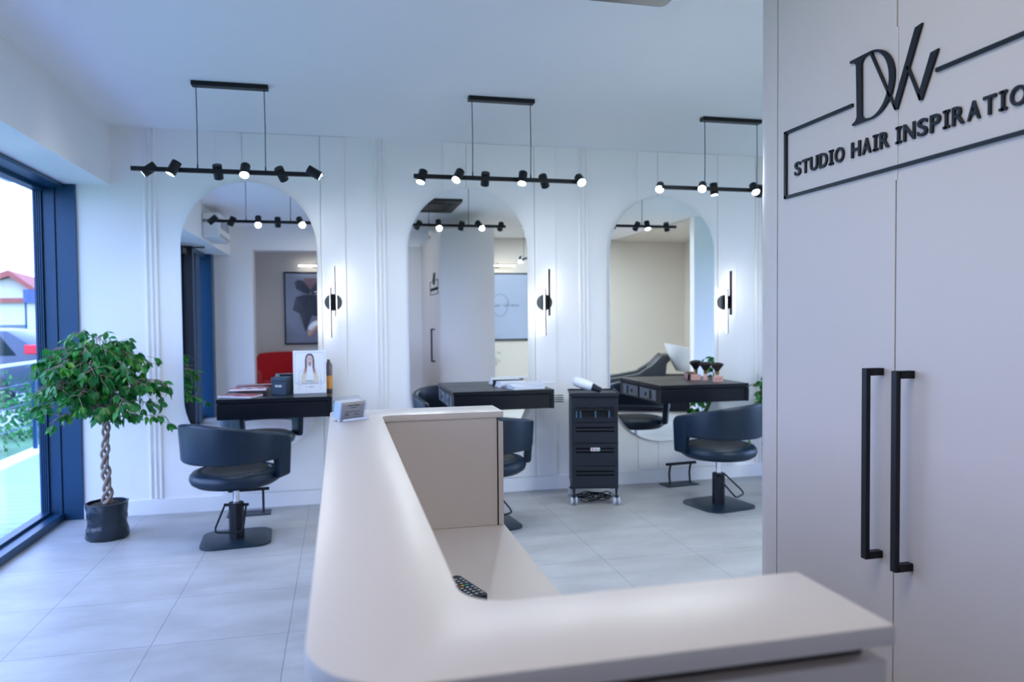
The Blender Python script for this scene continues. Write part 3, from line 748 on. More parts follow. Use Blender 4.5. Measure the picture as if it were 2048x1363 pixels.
def ficus(name, label, base, potr, poth, z0, crown_c, rx, ry, zlo, zhi, nbr, seed, lim, nsub=7):
    rnd = random.Random(seed)
    t = thing(name, label, 'plant', base)
    # wrinkled pot sleeve
    bm = nb(); rings = []; seg = 48
    for j in range(15):
        z = poth*j/14; ring = []
        for k in range(seg):
            a = 2*PI*k/seg
            r = potr*(.95 + .05*j/14) + .005*math.sin(2*a+z*22+1)+ .0035*math.sin(5*a-z*37)*math.sin(3*a+z*11) + .0022*math.sin(11*a+z*90)
            if j < 5: r += .006*abs(math.sin(3.5*a+z*70))
            if 5 < j < 8: r -= .004
            if j == 0: r -= .006
            ring.append(bm.verts.new((r*math.cos(a), r*math.sin(a), z)))
        rings.append(ring)
    ring = [bm.verts.new(((potr-.008)*math.cos(2*PI*k/seg), (potr-.008)*math.sin(2*PI*k/seg), poth)) for k in range(seg)]; rings.append(ring)
    ring = [bm.verts.new(((potr-.010)*math.cos(2*PI*k/seg), (potr-.010)*math.sin(2*PI*k/seg), poth-.03)) for k in range(seg)]; rings.append(ring)
    for a, b_ in zip(rings, rings[1:]):
        for k in range(seg): bm.faces.new((a[k], a[(k+1) % seg], b_[(k+1) % seg], b_[k]))
    bm.faces.new(rings[0][::-1])
    obj('pot', bm, M['potbag'], t, 60)
    bm = nb(); lathe(bm, [(0, poth-.004), (potr*.4, poth-.008), (potr-.012, poth-.022)], seg=24)
    for v in bm.verts: v.co.z += rnd.uniform(-.004, .006)
    obj('soil', bm, M['soil'], t, 60)
    # braided trunk
    bm = nb(); top = z0
    for s in range(3):
        pts = []; rr = []
        for k in range(41):
            u = k/40; a = 2*PI*(s/3) + u*2*PI*2.6
            w_ = .020*(1-.25*u) * (1.25 if u < .06 else 1)
            w_ *= .55+.55*abs(math.sin(u*2.6*PI*1.5))
            pts.append((w_*math.cos(a)*1.25+.006*math.sin(u*9), w_*math.sin(a), poth-.02+(top-poth+.02)*u)); rr.append(.0125-.004*u+ (.006*(1-u/.08) if u < .08 else 0))
        tube(bm, pts, rr, 8)
    obj('trunk', bm, M['bark'], t, 60)
    bmb = nb(); bml = nb(); cc = Vector(crown_c)
    def ok(p):
        w = p+Vector(base)
        return lim[0] < w.x < lim[1] and lim[2] < w.y < lim[3] and w.z > lim[4]
    for i in range(nbr):
        a = rnd.uniform(0, 2*PI); el = rnd.random()
        rr = math.sqrt(rnd.uniform(.08, 1))
        tipz = zhi - (zhi-zlo)*(.12+.88*rr**1.2*rnd.uniform(.45, 1.05))
        tip = Vector((cc.x+rx*rr*math.cos(a), cc.y+ry*rr*math.sin(a), tipz))
        st = Vector((rnd.uniform(-.012, .012), rnd.uniform(-.012, .012), top-rnd.uniform(0, .05)))
        peak = Vector((cc.x+(tip.x-cc.x)*.55, cc.y+(tip.y-cc.y)*.55, min(zhi, max(tip.z, st.z)+rnd.uniform(.10, .30)*(1-rr*.4))))
        pts = []
        for k in range(9):
            s = k/8; pts.append(st*(1-s)**2+peak*2*s*(1-s)+tip*s*s)
        if not all(ok(p) for p in pts): continue
        tube(bmb, pts, [.0045*(1-.75*k/8) for k in range(9)], 5)
        for q in range(nsub):
            s = rnd.uniform(.22, 1); k = min(7, int(s*8)); f = s*8-k
            p = pts[k].lerp(pts[k+1], f)
            dirb = (pts[k+1]-pts[k]).normalized()
            side = Vector((rnd.uniform(-1, 1), rnd.uniform(-1, 1), rnd.uniform(-.5, .3))).normalized()
            tw = (dirb*.6+side*.8).normalized(); Lt = rnd.uniform(.04, .12)
            pe = p+tw*Lt+Vector((0, 0, -.03*rnd.random()))
            if not ok(pe): continue
            tube(bmb, [p, (p+pe)/2+Vector((0, 0, .008)), pe], [.0016, .0013, .0009], 4)
            for m_ in range(rnd.randint(3, 5)):
                v = rnd.uniform(.3, 1); pp = p.lerp(pe, v)
                dd = (tw*.5+Vector((rnd.uniform(-.8, .8), rnd.uniform(-.8, .8), -rnd.uniform(.3, 1.2)))).normalized()
                L = rnd.uniform(.045, .078)
                if ok(pp+dd*L): leaf(bml, pp, dd, Vector((rnd.uniform(-.5, .5), rnd.uniform(-.9, .3), rnd.uniform(.2, 1))), L, L*rnd.uniform(.5, .62))
    obj('branch', bmb, M['bark'], t, 60)
    obj('foliage', bml, M['leaf'], t)
    return t
ficus('potted_ficus', 'bushy green potted tree with braided trunk standing beside the window', (-1.548, 5.39, 0), .128, .243, .80, (-.04, -.04, 0), .47, .42, .76, 1.53, 104, 5, (-1.96, 9, -9, D-.03, .5), 6)
ficus('potted_ficus', 'green potted tree against the back wall, mostly hidden by the tall cabinet', (3.82, 5.40, 0), .15, .26, .72, (-.06, 0, 0), .48, .40, .32, 1.40, 120, 11, (3.30, 9, -9, D-.03, .3), 6)
# tendril of the second plant and a small plant seen in the middle mirror
t = thing('potted_palm', 'small potted plant behind the cabinet, seen in the middle mirror', 'plant', (2.30, -.45, 0))
bm = nb(); lathe(bm, [(0, 0), (.12, 0), (.16, .38), (.145, .38), (.14, .34), (0, .34)], seg=28); obj('pot', bm, M['white'], t, 40)
bm = nb()
rnd = random.Random(4)
for k in range(16):
    a = k*2.4; hh = rnd.uniform(.5, .75)
    for j in range(5):
        s = (j+1)/5; p = Vector((.28*s*math.cos(a), .28*s*math.sin(a), .34+hh*s-.15*s*s))
        for sd in (-1, 1):
            leaf(bm, p, Vector((math.cos(a+sd*.7), math.sin(a+sd*.7), -.1)), Vector((0, 0, 1)), .14, .035)
    tube(bm, [(0, 0, .34), (.14*math.cos(a), .14*math.sin(a), .34+hh*.5), (.28*math.cos(a), .28*math.sin(a), .34+hh-.15)], .004, 5)
obj('foliage', bm, M['leaf'], t)

# ------------------------------------------------------------------ things on the desks
def covermat(name, seed):
    m = bpy.data.materials.new(name); m.use_nodes = True; nt = m.node_tree; b = nt.nodes['Principled BSDF']
    tc = nt.nodes.new('ShaderNodeTexCoord'); v = nt.nodes.new('ShaderNodeTexVoronoi'); v.inputs['Scale'].default_value = 22
    mp = nt.nodes.new('ShaderNodeMapping'); mp.inputs['Location'].default_value = (seed, seed*2, 0)
    nt.links.new(tc.outputs['Object'], mp.inputs[0]); nt.links.new(mp.outputs[0], v.inputs['Vector'])
    r = nt.nodes.new('ShaderNodeValToRGB'); cr = r.color_ramp; cr.interpolation = 'CONSTANT'
    cr.elements[0].position = 0; cr.elements[0].color = (.55, .03, .08, 1); cr.elements[1].position = .45; cr.elements[1].color = (.75, .78, .82, 1)
    e = cr.elements.new(.62); e.color = (.10, .11, .14, 1); e = cr.elements.new(.75); e.color = (.65, .05, .10, 1)
    e = cr.elements.new(.9); e.color = (.6, .5, .35, 1)
    sp = nt.nodes.new('ShaderNodeSeparateColor'); nt.links.new(v.outputs['Color'], sp.inputs[0]); nt.links.new(sp.outputs[0], r.inputs[0])
    nt.links.new(r.outputs[0], b.inputs['Base Color']); b.inputs['Roughness'].default_value = .2
    return m
for k, (x, y, z, rz, lab) in enumerate(((-.715, 5.625, .8985, -24, 'open magazine with red and white cover at the front of the desk'),
                                        (-.665, 5.79, .9345, -5, 'magazine with red cover lying behind the front magazine, by the mirror'))):
    t = thing('magazine', lab, 'magazine', (x, y, z), math.radians(rz), 'magazines on the desk nearest the window')
    bm = nb(); box(bm, -.13, .13, -.085, .085, 0, .0135, .002, 1); obj('pages', bm, M['paper'], t)
    bm = nb(); prism(bm, rrect(.262, .172, .004, 2), .0139, .0165); obj('cover', bm, covermat('magazine_cover', k*3.1), t)
t = thing('gift_box', 'small dark cube box with white lettering on the desk', 'box', (-.435, 5.745, .8985), math.radians(-20))
bm = nb(); box(bm, -.057, .057, -.057, .057, 0, .105, .002, 1); obj('box_base', bm, mat('navy_box', (.010, .030, .060), .45, noise=.05), t)
bm = nb(); box(bm, -.059, .059, -.059, .059, .105, .130, .002, 1); obj('box_lid', bm, mat('navy_lid', (.02, .05, .085), .4, noise=.05), t)
text_obj('lettering', 'BOSS', .022, .0003, M['white'], t, Matrix.Translation((0, -.0576, .058)) @ Matrix.Rotation(PI/2, 4, 'X'), .0006)

# portrait stand
t = thing('portrait_stand', 'white counter display card with a long haired woman portrait', 'display card', (-.228, 5.715, .8985), math.radians(3))
t.scale = (1.02, 1, 1.08)
lean = Matrix.Rotation(math.radians(-4), 4, 'X')
def flat(name, pts, y, m, dep=.0006, parent=None):
    b_ = nb(); prism(b_, pts, y-dep, y, 'y'); bmesh.ops.transform(b_, matrix=lean, verts=b_.verts)
    return obj(name, b_, m, parent or t)
bm = nb(); box(bm, -.118, .118, 0, .012, .0, .302, .002, 1, mtx=lean); card = obj('display_board', bm, M['white'], t)
bm = nb(); box(bm, -.118, .118, .0, .075, 0, .004); obj('acrylic_foot', bm, M['acrylic'], t)
mline = mat('thin_print_line', (.25, .30, .48), .6, noise=.05); mskin = mat('printed_skin', (.66, .50, .47), .6, noise=.04, nscale=30)
mlip = mat('printed_lips', (.45, .16, .18), .6, noise=.05); mdark = mat('printed_hair_roots', (.05, .05, .09), .6, noise=.2, nscale=80)
def hairgrad():
    m = bpy.data.materials.new('printed_ombre_hair'); m.use_nodes = True; nt = m.node_tree; b = nt.nodes['Principled BSDF']
    tc = nt.nodes.new('ShaderNodeTexCoord'); s = nt.nodes.new('ShaderNodeSeparateXYZ'); nt.links.new(tc.outputs['Object'], s.inputs[0])
    mr = nt.nodes.new('ShaderNodeMapRange'); mr.inputs[1].default_value = .07; mr.inputs[2].default_value = .285; nt.links.new(s.outputs[2], mr.inputs[0])
    r = nt.nodes.new('ShaderNodeValToRGB'); cr = r.color_ramp
    cr.elements[0].position = 0; cr.elements[0].color = (.78, .74, .62, 1); cr.elements[1].position = 1; cr.elements[1].color = (.04, .04, .08, 1)
    e = cr.elements.new(.3); e.color = (.72, .62, .48, 1); e = cr.elements.new(.42); e.color = (.42, .22, .17, 1); e = cr.elements.new(.62); e.color = (.16, .11, .14, 1)
    nt.links.new(mr.outputs[0], r.inputs[0]); nt.links.new(r.outputs[0], b.inputs['Base Color']); b.inputs['Roughness'].default_value = .6
    return m
mh = hairgrad()
# printed frame
b_ = nb()
for x0, x1, z0, z1 in ((-.106, -.1045, .075, .288), (.1045, .106, .075, .288), (-.106, .106, .2865, .288), (-.106, -.085, .075, .0765), (.085, .106, .075, .0765)):
    box(b_, x0, x1, -.0006, 0, z0, z1)
for x0, x1, z0, z1 in ((-.085, .085, .066, .0675), (-.085, .085, .0855, .087), (-.085, -.0835, .066, .087), (.0835, .085, .066, .087)): box(b_, x0, x1, -.0006, 0, z0, z1)
# shoulders drawn as fine outlines
tube(b_, [(-.075, -.0004, .02), (-.078, -.0004, .12), (-.072, -.0004, .155), (-.05, -.0004, .17), (-.025, -.0004, .185)], .0007, 5)
tube(b_, [(.075, -.0004, .02), (.078, -.0004, .12), (.072, -.0004, .155), (.05, -.0004, .17), (.025, -.0004, .185)], .0007, 5)
bmesh.ops.transform(b_, matrix=lean, verts=b_.verts); obj('printed_frame', b_, mline, card)
hair_l = [(0, .281), (-.016, .278), (-.028, .262), (-.034, .235), (-.034, .20), (-.037, .17), (-.050, .14), (-.062, .11), (-.060, .078), (-.030, .078), (-.027, .12), (-.021, .17), (-.018, .19), (-.021, .215), (-.022, .245), (-.014, .264), (0, .270)]
b_ = nb(); prism(b_, hair_l, -.0008, 0, 'y'); prism(b_, [(-a, c) for a, c in hair_l], -.0008, 0, 'y')
bmesh.ops.transform(b_, matrix=lean, verts=b_.verts); obj('printed_hair', b_, mh, card)
b_ = nb(); prism(b_, [(0.024*math.cos(2*PI*k/24), .236+.038*math.sin(2*PI*k/24)) for k in range(24)], -.0006, 0, 'y')
box(b_, -.010, .010, -.0006, 0, .19, .215)
bmesh.ops.transform(b_, matrix=lean, verts=b_.verts); obj('printed_face', b_, mskin, card)
b_ = nb(); prism(b_, [(.007*math.cos(2*PI*k/12), .220+.003*math.sin(2*PI*k/12)) for k in range(12)], -.0009, 0, 'y')
bmesh.ops.transform(b_, matrix=lean, verts=b_.verts); obj('printed_lips', b_, mlip, card)
b_ = nb()
for s in (-1, 1):
    prism(b_, [(s*.009+.0045*math.cos(2*PI*k/12), .240+.0018*math.sin(2*PI*k/12)) for k in range(12)], -.0009, 0, 'y')
    box(b_, s*.009-.006, s*.009+.006, -.0009, 0, .2455, .2468)
bmesh.ops.transform(b_, matrix=lean, verts=b_.verts); obj('printed_eyes', b_, mdark, card)
for s, sz, z in (('TONIGHT &', .011, .086), ('NATURAL FOUNDATION', .0105, .0715), ('IN        HAIRSTYLE', .007, .045)):
    text_obj('caption', s, sz, .0003, M['ink'], card, lean @ Matrix.Translation((0, -.0004, z)) @ Matrix.Rotation(PI/2, 4, 'X'), .0002)

t = thing('spray_bottle', 'smoky cylinder bottle with orange label behind the portrait card', 'bottle', (-.092, 5.835, .8985))
bm = nb(); lathe(bm, [(0, 0), (.026, 0), (.028, .004), (.028, .205), (.020, .222), (.012, .23), (.012, .25), (0, .25)], seg=28); obj('bottle_body', bm, M['smoke'], t, 40)
bm = nb(); lathe(bm, [(.0284, .025), (.0290, .025), (.0290, .125), (.0284, .125)], seg=28); obj('bottle_label', bm, M['orange'], t, 40)

# paper stacks
rnd = random.Random(9)
def papers(x, y, rz, n_, w_, h_, lab, z=.8985, th=.007):
    for k in range(n_):
        t_ = tag(obj('brochure', (lambda b: (box(b, -w_/2, w_/2, -h_/2, h_/2, 0, th, .0008, 1), b)[1])(nb()), M['paper']), lab[k], 'brochure', 'white brochures on the middle desk')
        t_.location = (x+rnd.uniform(-.012, .012), y+rnd.uniform(-.005, .005), z+k*(th+.0005)); t_.rotation_euler.z = math.radians(rz+rnd.uniform(-5, 5))
papers(1.35, 5.785, 3, 3, .24, .15, ['white brochure at the bottom of the rear stack by the mirror', 'white brochure in the middle of the rear stack by the mirror', 'white brochure on top of the rear stack by the mirror'], th=.014)
papers(1.42, 5.60, 9, 3, .26, .16, ['white brochure at the bottom of the front stack on the middle desk', 'white brochure second from the bottom of the front stack', 'white brochure third from the bottom, under the tilted top card'], th=.012)
t = thing('flyer', 'large white flyer with grey print lying slanted on top of the front stack', 'flyer', (1.50, 5.64, .8985+.040), math.radians(20))
bm = nb(); box(bm, -.15, .15, -.085, .085, 0, .003, .0008, 1); obj('sheet', bm, M['paper'], t)
text_obj('lettering', 'INFORMACJE', .03, .0003, mline, t, Matrix.Translation((0, 0, .0033)), .0002)

# brushes and pink blocks
def brush(x, y, lab):
    t_ = thing('duster_brush', lab, 'brush', (x, y, .8985), group='dark neck brushes on the right desk')
    bm = nb(); lathe(bm, [(0, 0), (.021, 0), (.024, .012), (.017, .04), (.014, .055), (0, .055)], seg=24); obj('handle', bm, M['pink'], t_, 40)
    bm = nb(); lathe(bm, [(0, .055), (.0165, .055), (.0165, .085), (.019, .088), (0, .088)], seg=24); obj('ferrule', bm, M['gold'], t_, 40, label='brass collar')
    bm = nb(); lathe(bm, [(0, .086), (.018, .086), (.032, .108), (.055, .135), (.057, .143), (.045, .154), (.02, .160), (0, .161)], seg=48)
    for v in bm.verts:
        if v.co.z > .1: v.co.x *= 1+.03*math.sin(17*math.atan2(v.co.y, v.co.x)); v.co.y *= 1+.03*math.sin(13*math.atan2(v.co.y, v.co.x))
        v.co.y *= .75
    obj('bristles', bm, M['bristle'], t_, 60)
brush(3.10, 5.825, 'dark fan brush with brass collar, left of the two on the desk')
brush(3.155, 5.72, 'dark fan brush with brass collar behind the lettered pink block')
for x, y, rz, txt, lab in ((3.122, 5.650, -6, 'DW', 'small pink block with monogram at the front of the two brushes'), (3.03, 5.87, -4, '', 'small pink block beside the rear brush')):
    t = thing('pink_block', lab, 'block', (x, y, .8985), math.radians(rz), 'pink blocks by the brushes')
    bm = nb(); box(bm, -.042, .042, -.018, .018, 0, .05, .002, 1); obj('block', bm, M['pink'], t)
    if txt: text_obj('lettering', txt, .034, .0004, mlip, t, Matrix.Translation((0, -.0186, .012)) @ Matrix.Rotation(PI/2, 4, 'X'))

# ------------------------------------------------------------------ things seen only in the mirrors
# red armchair
t = thing('armchair', 'red velvet armchair reflected behind the dark box on the desk', 'armchair', (-.97, -1.42, 0), math.radians(4))
t.scale = (1.22, 1.0, 1.0)
bm = nb(); box(bm, -.30, .30, -.22, .30, .22, .42, .05, 4); obj('seat', bm, M['red'], t, 60)
bm = nb(); rings = []
for k in range(25):
    a = math.radians(-82+164*k/24); r = .36
    h = .86 + .05*math.cos(a*1.3) - (.0 if abs(a) < .9 else .26*min(1, (abs(a)-.9)/.45)**.8)
    ring = []
    for q in range(14):
        b1 = 2*PI*q/14; tt = .055*math.cos(b1); zz = (h+.18)/2+(h-.18)/2*math.sin(b1)
        zz = .18+(h-.18)*(.5+.5*max(-1, min(1, 1.15*math.sin(b1))))
        fl = .10*(zz-.3)
        ring.append(bm.verts.new(((r+tt+fl)*math.sin(a)*1.08, -(r+tt+fl)*math.cos(a)*.85+.12, zz)))
    rings.append(ring)
for a, b_ in zip(rings, rings[1:]):
    for q in range(14): bm.faces.new((a[q], a[(q+1) % 14], b_[(q+1) % 14], b_[q]))
bm.faces.new(rings[0][::-1]); bm.faces.new(rings[-1])
obj('backrest', bm, M['red'], t, 70)
for sx in (-1, 1):
    bm = nb(); box(bm, sx*.36-.055, sx*.36+.055, -.10, .34, .20, .60, .05, 4); obj('armrest', bm, M['red'], t, 60)
    for sy in (-1, 1):
        bm = nb(); cyl(bm, (sx*.26, sy*.2+.03, 0), (sx*.24, sy*.18+.03, .23), .012, .02, 12); obj('leg', bm, M['bark'], t, 40)
# framed pictures
def framed(name, lab, x0, x1, z0, z1, y, fm, bgc):
    t_ = thing(name, lab, 'picture', ((x0+x1)/2, y, z0)); hw = (x1-x0)/2; hh = z1-z0
    bm = nb()
    for b_ in ((-hw, hw, 0, .03, 0, .022), (-hw, hw, 0, .03, hh-.022, hh), (-hw, -hw+.022, 0, .03, 0, hh), (hw-.022, hw, 0, .03, 0, hh)): box(bm, *b_, .001, 1)
    obj('picture_frame', bm, fm, t_)
    bm = nb(); box(bm, -hw+.02, hw-.02, .002, .014, .02, hh-.02); a = obj('artwork', bm, bgc, t_)
    bm = nb(); box(bm, -hw+.02, hw-.02, .024, .026, .02, hh-.02); obj('picture_glass', bm, M['acrylic'], t_)
    return t_, a, hw, hh
t, a, hw, hh = framed('framed_picture', 'large framed picture of a grey ribbon bow reflected in the left mirror', -.975, -.05, 1.02, 2.33, -1.998, M['black'], mat('pale_print', (.60, .64, .74), .6, noise=.08, nscale=3))
mbow = mat('grey_tulle_print', (.12, .14, .19), .7, noise=.5, nscale=9); mpk = mat('blush_print', (.55, .32, .32), .7, noise=.15, nscale=5)
bm = nb()
prism(bm, [(-.28, 1.12), (-.22, 1.17), (-.12, 1.15), (.0, .98), (-.02, .90), (-.12, .93), (-.25, 1.0)], .0142, .017, 'y')
prism(bm, [(.28, 1.12), (.22, 1.17), (.12, 1.15), (.0, .98), (.02, .90), (.12, .93), (.25, 1.0)], .0142, .017, 'y')
prism(bm, [(-.26, .86), (-.10, .90), (.10, .90), (.26, .86), (.24, .62), (.16, .50), (.02, .52), (-.10, .22), (-.20, .56), (-.32, .62)], .0142, .0165, 'y')
obj('ribbon_bow', bm, mbow, a)
bm = nb(); prism(bm, [(-.12, 1.20), (.12, 1.20), (.08, .95), (-.04, .92)], .0141, .0155, 'y'); obj('blush_figure', bm, mpk, a)
t, a, hw, hh = framed('framed_picture', 'white framed print with fine lettering reflected in the middle mirror', 2.35, 3.30, 1.07, 2.265, -.898, M['black'], mat('white_print', (.50, .53, .55), .5, noise=.04, nscale=3))
bm = nb(); tube(bm, [(-.05+.16*math.cos(k*.35)*(1-.01*k), .0155, .62+.2*math.sin(k*.35)) for k in range(20)], .003, 5); obj('fine_drawing', bm, M['ink'], a)
text_obj('lettering', 'studio hair  inspiration', .07, .0005, M['ink'], a, Matrix.Translation((-.02, .0146, .6)) @ Matrix.Rotation(PI, 4, 'Z') @ Matrix.Rotation(PI/2, 4, 'X'))
for x, y, z, lab, wd in ((-.42, -1.99, 2.44, 'slim black picture lamp above the ribbon picture', .6), (2.72, -.89, 2.39, 'slim glowing picture lamp above the white print', .62)):
    t = thing('picture_lamp', lab, 'wall lamp', (x, y, z), group='picture lamps')
    bm = nb(); box(bm, -.04, .04, 0, .02, -.03, .03, .003, 1); tube(bm, [(0, .01, .01), (0, .08, .04), (0, .13, .02)], .007); obj('lamp_arm', bm, M['black'], t)
    bm = nb(); cyl(bm, (-wd/2, .13, .012), (wd/2, .13, .012), .010, .010, 14); obj('lamp_housing', bm, M['black'], t, 40)
    bm = nb(); cyl(bm, (-wd/2+.01, .13, -.004), (wd/2-.01, .13, -.004), .010, .010, 14); obj('light_tube', bm, M['tube_dim'], t, 40, label='glowing tube')
# air conditioners
t = thing('ceiling_air_conditioner', 'square black ceiling air conditioner reflected at the top of the middle mirror', 'air conditioner', (.98, 2.64, H))
bm = nb(); prism(bm, rrect(.95, .95, .03, 4), -.035, 0, 'z', .004); obj('panel', bm, mat('dark_ac_panel', (.008, .010, .012), .5, noise=.1), t, 40)
bm = nb(); prism(bm, rrect(.5, .5, .02, 4), -.04, -.0352); obj('intake_grille', bm, M['black'], t)
for s in range(4):
    bm = nb(); box(bm, -.27, .27, .32, .38, -.045, -.035, .003, 1, mtx=Matrix.Rotation(s*PI/2, 4, 'Z')); obj('air_flap', bm, M['black'], t)
t = thing('wall_air_conditioner', 'white wall air conditioner on the window soffit, reflected in the left mirror', 'air conditioner', (-1.629, 1.75, 2.49))
bm = nb(); box(bm, 0, .20, -.45, .45, 0, .30, .02, 3); obj('shell', bm, M['ac'], t, 50)
bm = nb(); box(bm, .16, .203, -.40, .40, .012, .05, .004, 1); obj('air_flap', bm, M['grille'], t)
bm = nb()
for k in range(2): box(bm, .2, .203, -.35+.37*k, -.02+.37*k, .12, .24, .002, 1)
obj('intake_grille', bm, M['grille'], t)
# wash unit in the niche
t = thing('backwash_unit', 'black shampoo chair with white basin reflected in the right mirror', 'shampoo chair', (4.55, 1.05, 0), math.radians(20))
bm = nb(); box(bm, -.65, .25, -.30, .30, .28, .42, .05, 4); obj('seat', bm, M['leather2'], t, 60)
bm = nb()
prism(bm, [(.05, .40), (.18, .42), (.50, .80), (.46, .88), (.34, .86), (.20, .74)], -.26, .26, 'y', .02); obj('backrest', bm, M['leather2'], t, 50)
for s in (-1, 1):
    bm = nb(); prism(bm, [(-.62, .42), (-.64, .50), (-.3, .54), (.0, .60), (.22, .74), (.36, .88), (.44, .86), (.42, .60), (.35, .25), (-.5, .25)], s*.30, s*.40, 'y', .02); obj('armrest', bm, M['leather2'], t, 50)
bm = nb(); box(bm, .15, .85, -.22, .22, 0, .55, .02, 2); box(bm, -.4, .2, -.2, .2, 0, .28, .02, 2); obj('base', bm, M['plastic'], t, 50)
bm = nb(); lathe(bm, [(0, .62), (.10, .60), (.17, .72), (.26, .94), (.27, .99), (.25, .985), (.15, .76), (0, .70)], (.70, 0, 0), 40)
for v in bm.verts: v.co.z += (.70-v.co.x)*.22
obj('basin', bm, M['white'], t, 50, label='white basin')
bm = nb(); cyl(bm, (.47, -.16, .86), (.55, -.20, .78), .02, .02, 10); obj('tap', bm, M['black'], t)

# ------------------------------------------------------------------ the photographer, reflected in the left mirror
t = thing('person', 'person in white t-shirt and pale jeans raising a camera, elbow reflected in left mirror', 'person', (-.20, -.50, 0))
def skin(name, verts, edges, m, parent, sub=2, root=0):
    me = bpy.data.meshes.new(name); me.from_pydata([v[:3] for v in verts], edges, []); me.materials.append(m)
    o = bpy.data.objects.new(name, me); C.objects.link(o); o.parent = parent
    md = o.modifiers.new('skin', 'SKIN'); md.use_smooth_shade = True
    for i, v in enumerate(verts):
        sv = me.skin_vertices[0].data[i]; sv.radius = (v[3], v[4] if len(v) > 4 else v[3]); sv.use_root = (i == root)
    s = o.modifiers.new('sub', 'SUBSURF'); s.levels = sub; s.render_levels = sub
    dg = bpy.context.evaluated_depsgraph_get(); dg.update()
    me2 = bpy.data.meshes.new_from_object(o.evaluated_get(dg)); bpy.data.objects.remove(o)
    me2.name = name; o = bpy.data.objects.new(name, me2); C.objects.link(o); o.parent = parent
    me2.polygons.foreach_set('use_smooth', [True]*len(me2.polygons))
    return o
# skeleton (local, facing +Y), standing about 1.78 m
V = [(0, 0, .95, .13, .10), (0, 0, 1.12, .13, .095), (0, .0, 1.30, .15, .10), (0, -.01, 1.42, .11, .08), (0, 0, 1.50, .052, .055), (0, .02, 1.58, .062, .072), (0, .02, 1.68, .075, .09), (0, .01, 1.74, .05, .06)]
E_ = [(0, 1), (1, 2), (2, 3), (3, 4), (4, 5), (5, 6), (6, 7)]
def add(v, par): V.append(v); E_.append((par, len(V)-1)); return len(V)-1
for s in (-1, 1):
    a = add((s*.17, 0, 1.42, .055), 3); a = add((s*.27, .03, 1.30, .044), a); a = add((s*.275, .10, 1.20, .036), a)
    a = add((s*.20, .22, 1.30, .030), a); a = add((s*.10, .33, 1.40, .024, .018), a); h0 = add((s*.075, .37, 1.425, .034, .016), a)
    b_ = add((s*.09, .0, .86, .085), 0); b_ = add((s*.10, .01, .68, .072), b_); b_ = add((s*.10, .015, .50, .052), b_); b_ = add((s*.10, 0, .33, .052), b_)
    b_ = add((s*.10, -.01, .10, .034), b_); b_ = add((s*.11, .05, .04, .036), b_); b_ = add((s*.12, .14, .03, .030), b_)
skin('body', V, E_, M['skin'], t)
for s in (-1, 1):
    for k in range(4):
        z = 1.45-.018*k
        skin('finger', [(s*.075, .375, z, .009), (s*.062, .415-.004*k, z+.002, .0085), (s*.035, .425-.004*k, z, .0075), (s*.018, .418, z-.002, .006)], [(0, 1), (1, 2), (2, 3)], M['skin'], t, 1)
    skin('thumb', [(s*.078, .35, 1.41, .010), (s*.055, .335, 1.395, .009), (s*.03, .338, 1.40, .008)], [(0, 1), (1, 2)], M['skin'], t, 1)
Vs = [(0, 0, .93, .155, .125), (0, 0, 1.12, .150, .115), (0, 0, 1.30, .17, .12), (0, -.01, 1.41, .13, .10)]
Es = [(0, 1), (1, 2), (2, 3)]
for s in (-1, 1):
    Vs.append((s*.17, 0, 1.415, .075)); Es.append((3, len(Vs)-1)); Vs.append((s*.25, .02, 1.33, .068)); Es.append((len(Vs)-2, len(Vs)-1)); Vs.append((s*.272, .04, 1.27, .062)); Es.append((len(Vs)-2, len(Vs)-1))
skin('t_shirt', Vs, Es, M['shirt'], t)
Vj = [(0, 0, .98, .145, .115), (0, 0, .90, .15, .12)]; Ej = [(0, 1)]
for s in (-1, 1):
    p = 1
    for v in ((s*.095, 0, .80, .10), (s*.10, .01, .62, .085), (s*.10, .01, .45, .07), (s*.10, 0, .25, .062), (s*.10, -.01, .07, .055)):
        Vj.append(v); Ej.append((p, len(Vj)-1)); p = len(Vj)-1
skin('jeans', Vj, Ej, M['jeans'], t)
bm = nb(); sphere(bm, (0, -.015, 1.70), .1, .92, 1.05, .95); sphere(bm, (0, -.06, 1.62), .075, 1, .7, 1.2); obj('hair', bm, M['hair'], t, 80)
for s in (-1, 1):
    bm = nb(); sphere(bm, (s*.028, .098, 1.66), .011, 1, .6, .7, 10, 8); obj('eye', bm, M['white'], t, 80)
    bm = nb(); sphere(bm, (s*.082, .02, 1.645), .024, .35, .7, 1.2, 12, 8); obj('ear', bm, M['skin'], t, 80)
    bm = nb(); box(bm, s*.11-.05, s*.11+.05, -.07, .20, 0, .08, .03, 3); obj('shoe', bm, M['white'], t, 60)
bm = nb(); sphere(bm, (0, .112, 1.635), .016, .8, 1, 1.4, 10, 8); obj('nose', bm, M['skin'], t, 80)
bm = nb(); sphere(bm, (0, .100, 1.605), .018, 1.3, .4, .4, 10, 8); obj('mouth', bm, mlip, t, 80)
t = thing('photo_camera', 'black photo camera held up by the person', 'camera', (-.20, -.062, 1.475))
bm = nb(); box(bm, -.065, .065, -.03, .02, -.045, .045, .008, 2); box(bm, -.025, .025, -.025, .02, .045, .068, .006, 2); obj('camera_body', bm, M['plastic'], t, 50)
bm = nb(); cyl(bm, (0, .02, 0), (0, .068, 0), .034, .036, 28); obj('camera_lens', bm, M['black'], t, 40)

